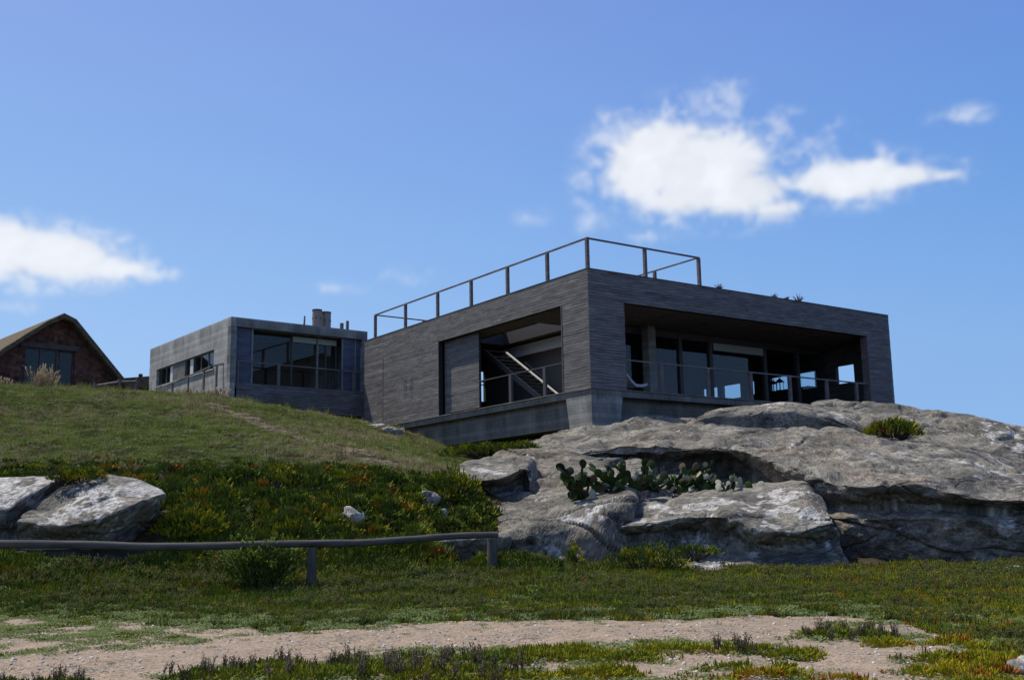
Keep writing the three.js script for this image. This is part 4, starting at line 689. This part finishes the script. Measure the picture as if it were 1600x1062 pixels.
// foreground: sand with islands, then a closed mat up to the rocks and the bank
for (let D = 8.2; D < 21.6; D += 0.072) {
  const hw = 0.52 * D + 1.6;
  for (let X = -hw; X < hw; X += 0.072) {
    const x = X + (rv() - 0.5) * 0.08, d = D + (rv() - 0.5) * 0.08, z = -d, k = sandK(x, d);
    const n1 = fbm(x * 0.9, d * 0.9, 12.5, 3), n2 = fbm(x * 2.4 + 4, d * 2.4, 7.7, 3);
    let isl = -1, warm = 0; for (const [ix, id, rx, rd, w] of islands) { const q = 1 - Math.hypot((x - ix) / rx, (d - id) / rd); if (q > isl) { isl = q; warm = w; } }
    isl += n2 * 0.9 + fbm(x * 5.5 + 8, d * 5.5, 2.7, 2) * 1.1;
    if (k > 0) {                                            // on the sand
      const left = smooth(-0.5, -4.5, x);
      if (isl > 0.02) {
        const dome = smooth(0, 0.6, isl) * 0.05;
        if (isl < 0.16 && rv() < 0.75) put(pick2('cov_a', 'cov_b'), x, z, 0.9 + rv() * 0.5, CS);
        else if (warm < 0.3 && rv() < 0.16) put(pick2('spr_a', 'spr_b'), x, z, 0.8 + rv() * 0.5, CP, 1, dome);
        else { const w = warm + n1 * 1.2; put(pick2('ice_c', 'ice_b'), x, z, 0.75 + rv() * 0.5, w > 0.85 && rv() < 0.45 ? (rv() < 0.4 ? CR : CO) : mixc(CG, CY, clamp(w * 1.1 + 0.15, 0, 1)), 0.8, dome); }
      } else {
        const cov = n2 * 1.1 + n1 * 0.9 + left * 0.26 - 0.24 + 0.10 - smooth(1.0, 0.35, wornDist(x, d)) * 0.8;
        if (cov > 0.22 && n1 > 0.05 && rv() < 0.6) put('ice_c', x, z, 0.7 + rv() * 0.5, mixc(CG, CY, rv() * 0.7), 0.8);
        else if (cov > 0 && rv() < 0.55) put(pick2('cov_a', 'cov_b'), x, z, 0.6 + rv() * 0.6, mixc(CS, CT, rv() * 0.8));
        else if (rv() < 0.012 + smooth(0.7, 0, k) * 0.22) put(rv() < 0.4 ? 'gra_a' : pick2('cov_a', 'cov_b'), x, z, 0.45 + rv() * 0.4, mixc(CT, mixc(CS, CB, rv()), rv()));
      }
    } else {
      if (rv() < 0.10) continue;
      const e = d - pathEdge(x), edge = smooth(2.2, 0.2, e), q = rv();
      const grey = n2 * 1.5 + n1 * 1.0 + edge * 0.34 + smooth(-1, -5, x) * edge * 0.25 - 0.28;
      if (grey > 0 && q < 0.85) put(pick2('cov_a', 'cov_b'), x, z, 0.9 + rv() * 0.6, mixc(CS, CT, rv() * 0.5));
      else {
        const heath = fbm(x * 0.55 + 20, d * 1.1, 3.9, 3) + 0.06;
        const jx = Math.floor((x + n2 * 0.5) / 0.26), jd = Math.floor((d + n1 * 0.5) / 0.34), hs = Math.abs(Math.sin(jx * 127.1 + jd * 311.7) * 43758.5453) % 1;
        const rightWarm = smooth(1, 6, x) * 0.35, hue = clamp((hs - 0.45) * 0.9 + n1 * 1.1 + rightWarm, 0, 1);
        const tall = 0.9 + smooth(15, 19, d) * 0.5;
        if (heath > 0.04 && q < 0.55) put(pick2('spr_a', 'spr_b'), x, z, (0.6 + rv() * 0.5) * tall, mixc(CP, CD, 0.3 + rv() * 0.7));
        else if (q < 0.62 && hs < 0.5) put('gra_a', x, z, (0.8 + rv() * 0.5) * tall, mixc(CT, CG, rv()));
        else put(pick2('ice_a', 'ice_b'), x, z, (0.85 + rv() * 0.6) * tall, rv() < 0.03 + rightWarm * 0.25 ? pick2(CR, CO) : mixc(mixc(CG, CD, rv()), CY, hue));
      }
    }
  }
}
// the bank: deep carpet of ice plant
for (let D = 20.2; D < 25.6; D += 0.082) for (let X = -15; X < 1.6; X += 0.082) {
  const x = X + (rv() - 0.5) * 0.09, d = D + (rv() - 0.5) * 0.09; if (x < -0.5 * d - 2.2) continue;
  const n1 = fbm(x * 0.75, d * 0.9, 22.5, 3), n2 = fbm(x * 2.2 + 4, d * 2.2, 17.7, 3), top = smooth(23.6, 25.4, d + n1 * 1.6);
  if (rv() < top * 0.9) continue;
  if (n2 + n1 < -0.24 && rv() < 0.85) { if (rv() < 0.3) put('ice_a', x, -d, 1.2, CP, 0.7); continue; }
  const warm = clamp(0.20 + n1 * 1.5 + n2 * 0.8, 0, 1), q = rv(), sc = (1.5 + rv() * 1.0) * lerp(1, 0.6, top), h = Math.max(0, n2 + 0.15) * 0.22;
  const red = smooth(0.06, 0.3, fbm(x * 1.4 + 31, d * 1.4, 2.2, 3));
  const jx = Math.floor((x + n2 * 0.3) / 0.22), jd = Math.floor((d + n1 * 0.4) / 0.18), hs = Math.abs(Math.sin(jx * 127.1 + jd * 311.7) * 43758.5453) % 1;
  const base = hs < 0.07 + red * 0.26 ? (hs < 0.03 ? CR : CO) : hs < 0.40 ? CD : hs < 0.72 ? CG : mixc(CG, CY, 0.45 + warm * 0.55);
  put(q < 0.3 ? 'ice_a' : pick2('ice_d', 'ice_e'), x, -d, sc, q < 0.25 ? CD : base, 1, h * 0.4);
}
// hill turf with a worn track and straw-coloured patches
const track = [[318, 632], [400, 660], [470, 685], [540, 702], [600, 722]].map(([x, y]) => hitGround(x, y, 24));
function trackDist(x, d) { let m = 99; for (let i = 0; i < track.length - 1; i++) { const [ax, ad] = track[i], [bx_, bd] = track[i + 1], vx = bx_ - ax, vd = bd - ad, t = clamp(((x - ax) * vx + (d - ad) * vd) / (vx * vx + vd * vd), 0, 1); m = Math.min(m, Math.hypot(x - ax - vx * t, d - ad - vd * t)); } return m; }
for (let D = 23.8; D < 48.5; D += 0.108) for (let X = -26; X < 3.2; X += 0.108) {
  const x = X + (rv() - 0.5) * 0.12, d = D + (rv() - 0.5) * 0.12; if (x < -0.5 * d - 1.5) continue;
  const n1 = fbm(x * 0.35, d * 0.4, 42.5, 4), n2 = fbm(x * 1.6 + 4, d * 1.6, 47.7, 3);
  if (d < 25.2 && rv() < smooth(25.2, 24, d)) continue;
  const td = trackDist(x, d), tr = smooth(0.45, 0.12, td + n2 * 0.3);
  const strawBand = smooth(-8, -3.5, x) * smooth(25, 26, d) * smooth(31.5, 27, d) * 0.85 + smooth(40.5, 43.5, d) * 0.5 * smooth(-6, -12, x) + smooth(35, 40, d) * smooth(-7, -3, x) * 0.4;
  const straw = clamp(n1 * 1.5 + strawBand + n2 * 0.7 + tr * 0.8, 0, 1);
  if (tr > 0.35) { put('gra_b', x, -d, 1.0, [0.50, 0.43, 0.29], 0.35); continue; }
  const grn = mixc(mixc(CT, [0.165, 0.225, 0.034], clamp(0.5 + n1 * 2, 0, 1)), [0.085, 0.115, 0.026], smooth(0.02, 0.22, fbm(x * 0.9 + 60, d * 0.9, 8.8, 4) + smooth(-8, -16, x) * 0.1)), q = rv();
  if (n2 > 0.12 && rv() < 0.10) { put(pick2('gra_a', 'dry_a'), x, -d, 1.7 + rv() * 1.1, mixc(grn, CB, rv() * 0.7), 1.1); continue; }
  if (q < 0.10) put(pick2('cov_a', 'cov_b'), x, -d, 1.5, mixc(CS, CB, rv() * 0.5));
  else if (q < 0.20 && n2 > 0) put('ice_c', x, -d, 1.1, mixc(CG, CD, rv()), 0.7);
  else if (rv() < straw * 0.55) put('dry_a', x, -d, 0.8 + rv() * 0.5, mixc(CB, CN, rv()));
  else put(pick2('gra_a', 'gra_b'), x, -d, 1.0 + rv() * 0.7 + n2 * 0.6, mixc(mixc(grn, CD, smooth(0.1, 0.35, n2 - n1) * 0.7), CB, straw * 0.9), 0.9);
}
const leafStuff = new THREE.MeshPhysicalMaterial({ color: 0xffffff, roughness: 0.95, specularIntensity: 0.15, transmission: 0.3, thickness: 0, side: THREE.DoubleSide });
const stuffInfo = { ice_d: ['ice_plant', 'stubby splayed ice plant rosettes covering the bank', 'ice plant'], ice_e: ['ice_plant', 'plump ice plant shoots crowding the bank behind the rail', 'ice plant'], ice_a: ['ice_plant', 'fleshy green and red ice plant carpeting bank and mats', 'ice plant'], ice_b: ['ice_plant', 'fleshy yellow-green ice plant leaves among the mats', 'ice plant'], ice_c: ['stonecrop', 'low dense stonecrop mats on the sand', 'stonecrop'], cov_a: ['ground_cover', 'grey-green creeping ground cover beside the path', 'ground cover'], cov_b: ['ground_cover', 'silvery creeping leaves scattered over the sand', 'ground cover'], gra_a: ['grass', 'short green turf on the hillside', 'grass'], gra_b: ['grass', 'short worn turf along the hill track', 'grass'], spr_a: ['heath', 'dark purplish heath sprigs behind the path', 'heath'], spr_b: ['heath', 'dark heath sprigs in the foreground mats', 'heath'], dry_a: ['dry_grass', 'straw-coloured dry grass scattered on the hill', 'dry grass'] };
for (const k in kinds) {
  const { m, c } = lists[k], im = new THREE.InstancedMesh(kinds[k], leafStuff, m.length), cc = new THREE.Color();
  m.forEach((mm, i) => { im.setMatrixAt(i, mm); im.setColorAt(i, cc.setRGB(...c[i])); }); im.instanceMatrix.needsUpdate = true; im.name = numbered(stuffInfo[k][0]); scene.add(im); tag(im, stuffInfo[k][1], stuffInfo[k][2], null, 'stuff');
}

{ // grit and small pebbles on the sand
  let pg = new THREE.IcosahedronGeometry(1, 1); pg.deleteAttribute('uv'); pg.deleteAttribute('normal'); pg = mergeVertices(pg); const p = pg.attributes.position; for (let i = 0; i < p.count; i++) { const k = 1 + 0.4 * n3(p.getX(i) * 1.7, p.getY(i) * 1.7, p.getZ(i) * 1.7 + 3); p.setXYZ(i, p.getX(i) * k, p.getY(i) * k * 0.6, p.getZ(i) * k * 0.8); } pg.computeVertexNormals();
  const ms = [], cs2 = [], q = rng(808); for (let i = 0; i < 16000; i++) { const d = 8.2 + q() * 7, x = (q() - 0.5) * (1.05 * d + 2); if (sandK(x, d) < 0.02 || n3(x * 0.8, d * 0.8, 5) + q() * 0.9 < 0.35) continue; const s = 0.004 + Math.pow(q(), 5) * 0.018; dm.position.set(x, heightAt(x, -d) + 0.006 + s * 0.25, -d); dm.rotation.set(q(), q() * 6, q()); dm.scale.setScalar(s); dm.updateMatrix(); ms.push(dm.matrix.clone()); const g = 0.22 + q() * 0.4; cs2.push([g * 1.05, g * 0.93, g * 0.82]); }
  const im = new THREE.InstancedMesh(pg, std(L(1, 1, 1), 0.9), ms.length), cc = new THREE.Color(); ms.forEach((m, i) => { im.setMatrixAt(i, m); im.setColorAt(i, cc.setRGB(...cs2[i])); }); im.name = 'pebbles'; scene.add(im); tag(im, 'grit and small pebbles strewn on the sandy path', 'pebbles', null, 'stuff');
}
// mounds of ice plant that can be told apart
const moundMats = [leafMat(CG), leafMat(CY), leafMat([0.115, 0.15, 0.02]), leafMat(CO), leafMat([0.16, 0.05, 0.025])];
function mound(label, c, rx, ry, rz, n, warm, seed, sc = 1) {
  const q = rng(seed), t = thing('ice_plant_mound', label, 'ice plant', [c.x, c.y, c.z], 0, 'ice plant mounds among the rocks'), pos = [[], [], [], [], []], stem = [];
  for (let i = 0; i < n; i++) {
    const a = q() * 6.283, u = q(), e = Math.asin(Math.pow(u, 0.8)), rr = 0.72 + q() * 0.3 + 0.25 * n3(Math.cos(a) * 2 + seed, e * 2, Math.sin(a) * 2), o = V3(Math.cos(a) * Math.cos(e) * rx * rr, Math.sin(e) * ry * rr, Math.sin(a) * Math.cos(e) * rz * rr), out = V3(o.x / rx, o.y / ry + 0.5, o.z / rz).normalize();
    const w = warm + n3(o.x * 3, o.y * 3, o.z * 3 + seed) * 0.9, k = w > 0.75 ? (q() < 0.5 ? 3 : 4) : w > 0.35 ? 1 : q() < 0.4 ? 2 : 0;
    for (let m = 0; m < 3; m++) finger(pos[k], o, V3(out.x + (q() - 0.5) * 1.3, out.y + (q() - 0.3) * 0.9, out.z + (q() - 0.5) * 1.3), (0.06 + q() * 0.05) * sc, 0.010 * sc, 0.1);
    if (i % 6 === 0) stem.push(rod([o.x * 0.2, -0.1, o.z * 0.2], [o.x, o.y, o.z], 0.012, 0.006, 5));
  }
  pos.forEach((p, k) => { if (p.length) obj(['green_leaves', 'yellow_leaves', 'olive_leaves', 'orange_leaves', 'red_leaves'][k], soupToGeo(p), moundMats[k], t); });
  obj('stems', stem, M.woodBack, t);
}
mound('mixed green ice plant mound at the foot of the granite block', at(1010, 905, 20.9), 0.85, 0.62, 0.5, 620, 0.15, 51);
mound('small upright ice plant growing against the pale slab', at(897, 905, 21.2), 0.2, 0.62, 0.2, 130, 0.2, 52);
mound('ice plant cushion on the ledge of the granite block', at(1085, 868, 21.6), 0.5, 0.16, 0.25, 150, 0.1, 53);
mound('bright yellow-green bush in the cleft below the granite ridge', at(1398, 682, 29.4), 0.78, 0.42, 0.5, 620, 0.36, 54, 1.3);
mound('orange and green ice plant hanging over the left boulder', at(128, 752, 21.3), 0.5, 0.22, 0.3, 260, 0.55, 55);
mound('green ice plant spilling from the left boulder gap', at(96, 752, 21.2), 0.28, 0.2, 0.25, 130, 0.2, 56);
mound('ice plant strip along the foot of the concrete beam', at(760, 712, 31), 1.3, 0.32, 0.7, 700, 0.15, 57, 1.2);
mound('ice plant drape left of the pale slab', at(705, 790, 24.2), 0.7, 0.75, 0.6, 720, 0.2, 58, 1.2);
mound('ice plant tuft above the pale slab edge', at(815, 708, 30.5), 0.6, 0.3, 0.4, 260, 0.2, 59, 1.2);
mound('ice plant cushion left of the low block behind the rail', at(620, 880, 21.2), 0.55, 0.5, 0.4, 420, 0.25, 60, 1.1);
mound('reddish ice plant hummock in the middle of the bank', at(470, 830, 22.0), 0.9, 0.45, 0.6, 620, 0.45, 61, 1.25);
mound('green ice plant hummock right of the left boulder', at(300, 840, 21.5), 0.9, 0.5, 0.6, 620, 0.25, 62, 1.25);

// leafy shrub behind the rail
{
  const q = rng(90), c = at(402, 922, 18.85), y0 = heightAt(c.x, c.z), t = thing('shrub', 'dark leafy shrub growing through under the log rail', 'shrub', [c.x, y0, c.z]), lv = [], lp = [], st = [];
  for (let s = 0; s < 44; s++) {
    const a = q() * 6.283, sp = 0.25 + q() * 0.65, top = V3(Math.cos(a) * sp * 1.0, 0.62 + q() * 0.45 - sp * 0.25, Math.sin(a) * sp * 0.6);
    st.push(rod([Math.cos(a) * 0.08, -0.05, Math.sin(a) * 0.08], top.toArray(), 0.014, 0.005, 5));
    for (let i = 0; i < 130; i++) { const f = 0.1 + 0.85 * Math.pow(q(), 0.7), o = V3(top.x * f, top.y * f, top.z * f).add(V3((q() - 0.5) * 0.26, (q() - 0.5) * 0.22, (q() - 0.5) * 0.26)); if (o.y < 0.01) o.y = 0.01 + q() * 0.05; blade(q() < 0.18 ? lp : lv, o, V3(o.x + (q() - 0.5) * 1.2, 0.4 + q() * 0.6, o.z + (q() - 0.5) * 1.2), 0.045 + q() * 0.035, 0.028, 0.25); }
  }
  obj('foliage', soupToGeo(lv), leafMat([0.11, 0.165, 0.022]), t); obj('pale_foliage', soupToGeo(lp), leafMat([0.19, 0.24, 0.08]), t); obj('stems', st, M.woodBack, t);
}
// prickly pears on the rock shelf
function hitRock(px, py, D0) { const d = dirOf(px, py), k = -d.z; for (let D = D0; D < 45; D += 0.03) { const X = d.x / k * D, Y = EYE + d.y / k * D; if (Y < Math.max(rockAt(X, -D), heightAt(X, -D))) return V3(X, Y, -D); } return at(px, py, D0 + 2); }
{
  const pg = new THREE.SphereGeometry(1, 10, 8); pg.translate(0, 0.9, 0); { const p = pg.attributes.position; for (let i = 0; i < p.count; i++) { const k = 0.72 + 0.28 * smooth(0, 1.2, p.getY(i)); p.setX(i, p.getX(i) * k); p.setZ(i, p.getZ(i) * k); } pg.computeVertexNormals(); }
  const pm = [[0.024, 0.042, 0.010], [0.040, 0.064, 0.012], [0.020, 0.030, 0.012], [0.33, 0.32, 0.24], [0.09, 0.068, 0.04]].map((c) => std(L(...c), 0.85));
  const cactus = (label, px, py, D, n, spread, seed, dead) => {
    const q = rng(seed), c = hitRock(px, py, D), t = thing('prickly_pear', label, 'cactus', [c.x, c.y - 0.03, c.z], 0, 'prickly pears on the rock shelf'), tips = [];
    for (let i = 0; i < n; i++) {
      let base, up, par = tips.length > 5 && q() < 0.82 ? tips[Math.floor(q() * tips.length)] : null;
      if (par && par.gen > 3) par = null;
      if (par) { base = par.tip.clone(); up = par.dir.clone().add(V3((q() - 0.5) * 2.2, 0.25, (q() - 0.5) * 1.6)).normalize(); } else { base = V3((q() - 0.5) * spread, -0.02, (q() - 0.5) * 0.5); up = V3((q() - 0.5) * 2, 0.8, (q() - 0.5) * 1.3).normalize(); }
      const l = 0.085 + q() * 0.045, m = new THREE.Mesh(pg, pm[q() < dead ? 3 : q() < 0.12 ? 4 : q() < 0.35 ? 2 : q() < 0.6 ? 1 : 0]); m.name = 'pad';
      m.quaternion.setFromUnitVectors(V3(0, 1, 0), up); m.rotateY(q() * 3.14); m.scale.set(l * 0.78, l, l * 0.16); m.position.copy(base); t.add(m);
      tips.push({ tip: base.clone().addScaledVector(up, l * 1.75).add(V3((q() - 0.5) * 0.06, -0.02, (q() - 0.5) * 0.04)), dir: up, gen: par ? par.gen + 1 : 0 });
    }
  };
  cactus('green prickly pear at the left end of the cactus row', 905, 776, 23, 60, 0.6, 201, 0.14);
  cactus('tall dark prickly pear second from the left on the shelf', 952, 764, 23, 75, 0.7, 202, 0.14);
  cactus('broad prickly pear in the middle of the row, below the overhang', 1005, 762, 24, 80, 0.7, 203, 0.14);
  cactus('dark prickly pear just left of the withered grey one', 1048, 766, 24, 80, 0.8, 206, 0.12);
  cactus('withered grey prickly pear right of the overhang shadow', 1092, 764, 24, 55, 0.6, 204, 0.4);
  cactus('fallen pale prickly pear pads lying above the granite block', 1150, 762, 24.3, 16, 0.9, 205, 0.5);
}
// loose stones, bleached wood, dry clumps
function stone(name, label, px, py, D, r, mat, seed, cat = 'stone') {
  let g = new THREE.IcosahedronGeometry(1, 4); g.deleteAttribute('uv'); g.deleteAttribute('normal'); g = mergeVertices(g); const p = g.attributes.position, uvs = [];
  for (let i = 0; i < p.count; i++) { const x = p.getX(i), y = p.getY(i), z = p.getZ(i), k = 1 + 0.6 * n3(x * 1.1 + seed, y * 1.1, z * 1.1) - 0.5 * Math.abs(n3(x * 1.9, y * 1.9 + seed, z * 1.9)) - 0.22 * Math.abs(n3(x * 4.4, y * 4.4, z * 4.4 + seed)); p.setXYZ(i, x * k * r[0], y * k * r[1], z * k * r[2]); uvs.push(x * r[0] + z * r[2] * 0.5, y * r[1] + z * r[2] * 0.7); }
  g.setAttribute('uv', new THREE.Float32BufferAttribute(uvs, 2)); g.computeVertexNormals(); const m = obj(name, g, mat); if (D) m.position.copy(at(px, py, D)); else { const [X, d] = hitGround(px, py, 9), rk = rockAt(X, -d); m.position.set(X, Math.max(heightAt(X, -d), rk) + r[1] * 0.15, -d); } tag(m, label, cat, 'loose stones'); return m;
}
stone('stone', 'white-topped rock showing through the ice plant bank', 552, 815, 0, [0.26, 0.26, 0.24], M.stoneWhite, 21.4);
stone('stone', 'small white stone in the bank left of the white-topped rock', 488, 788, 0, [0.1, 0.08, 0.09], M.stoneWhite, 4.7);
stone('stone', 'small pale stone in the bank right of the white-topped rock', 693, 806, 0, [0.10, 0.12, 0.1], M.stoneWhite, 5.9);
stone('stone', 'grey stone jutting from the bank beside the pale slab', 668, 785, 0, [0.22, 0.2, 0.16], M.stone, 6.3);
stone('stone', 'pale rock cut by the bottom right corner', 1600, 1052, 0, [0.15, 0.12, 0.13], M.stoneWhite, 7.7);
stone('stone', 'flat pale stone near the corner of the timber house', 588, 668, 0, [0.35, 0.12, 0.2], M.stoneWhite, 8.2);
stone('stone', 'dark rock under the end of the concrete beam', 618, 680, 0, [0.5, 0.28, 0.35], M.stone, 9.4);
stone('stone', 'small pale stone lying on the hill turf', 276, 654, 0, [0.10, 0.07, 0.08], M.stoneWhite, 10.2);
stone('stone', 'tiny pale stone on the turf at the left', 243, 661, 0, [0.06, 0.05, 0.06], M.stoneWhite, 11.2);
{
  const c = at(1585, 893, 20.6), t = thing('driftwood', 'bleached curved branch lying at the foot of the big outcrop', 'branch', c.toArray());
  const cv = new THREE.CatmullRomCurve3([V3(-0.28, -0.02, 0), V3(-0.15, 0.06, 0.02), V3(0.02, 0.09, 0), V3(0.2, 0.08, -0.05), V3(0.4, 0.13, 0)]); obj('limb', new THREE.TubeGeometry(cv, 24, 0.02, 8), M.white, t); obj('twig', rod([0.02, 0.09, 0], [0.08, -0.06, 0.06], 0.012, 0.008), M.white, t);
}
function dryClump(label, px, py, D, n, h, w, seed, col) {
  const c = at(px, py, D), q = rng(seed), t = thing('dry_grass_clump', label, 'grass clump', [c.x, heightAt(c.x, c.z) - 0.05, c.z], 0, 'dry grass clumps on the hill crest'), pos = [], pl = [];
  for (let i = 0; i < n; i++) { const a = q() * 6.283, e = 1.05 + q() * 0.45, l = h * (0.55 + q() * 0.5), o = V3((q() - 0.5) * w, 0, (q() - 0.5) * w * 0.6), d = V3(Math.cos(a) * Math.cos(e), Math.sin(e), Math.sin(a) * Math.cos(e)); blade(pos, o, d, l, 0.02, 0.18); if (i % 5 === 0) for (let k = 0; k < 10; k++) { const s = o.clone().addScaledVector(d, l * (0.62 + 0.045 * k)), b = q() * 6.28; blade(pl, s, V3(Math.cos(b) * 0.5, 1, Math.sin(b) * 0.5), 0.12, 0.03, 0.2); } }
  obj('blades', soupToGeo(pos), leafMat(col), t); obj('plumes', soupToGeo(pl), leafMat([0.42, 0.34, 0.22]), t);
}
dryClump('tall straw-coloured grass clump in front of the cottage doors', 68, 602, 42.5, 170, 0.95, 0.75, 301, [0.34, 0.26, 0.15]);
dryClump('low dry grass clump at the very left of the crest', 4, 596, 42.5, 60, 0.4, 0.5, 302, [0.30, 0.22, 0.12]);
dryClump('reddish dry grass along the foot of the concrete house', 322, 614, 41, 120, 0.35, 1.6, 303, [0.22, 0.15, 0.09]);
scene.traverse((o) => { if (o.isMesh) { o.castShadow = true; o.receiveShadow = true; } });
renderer.render(scene, camera);
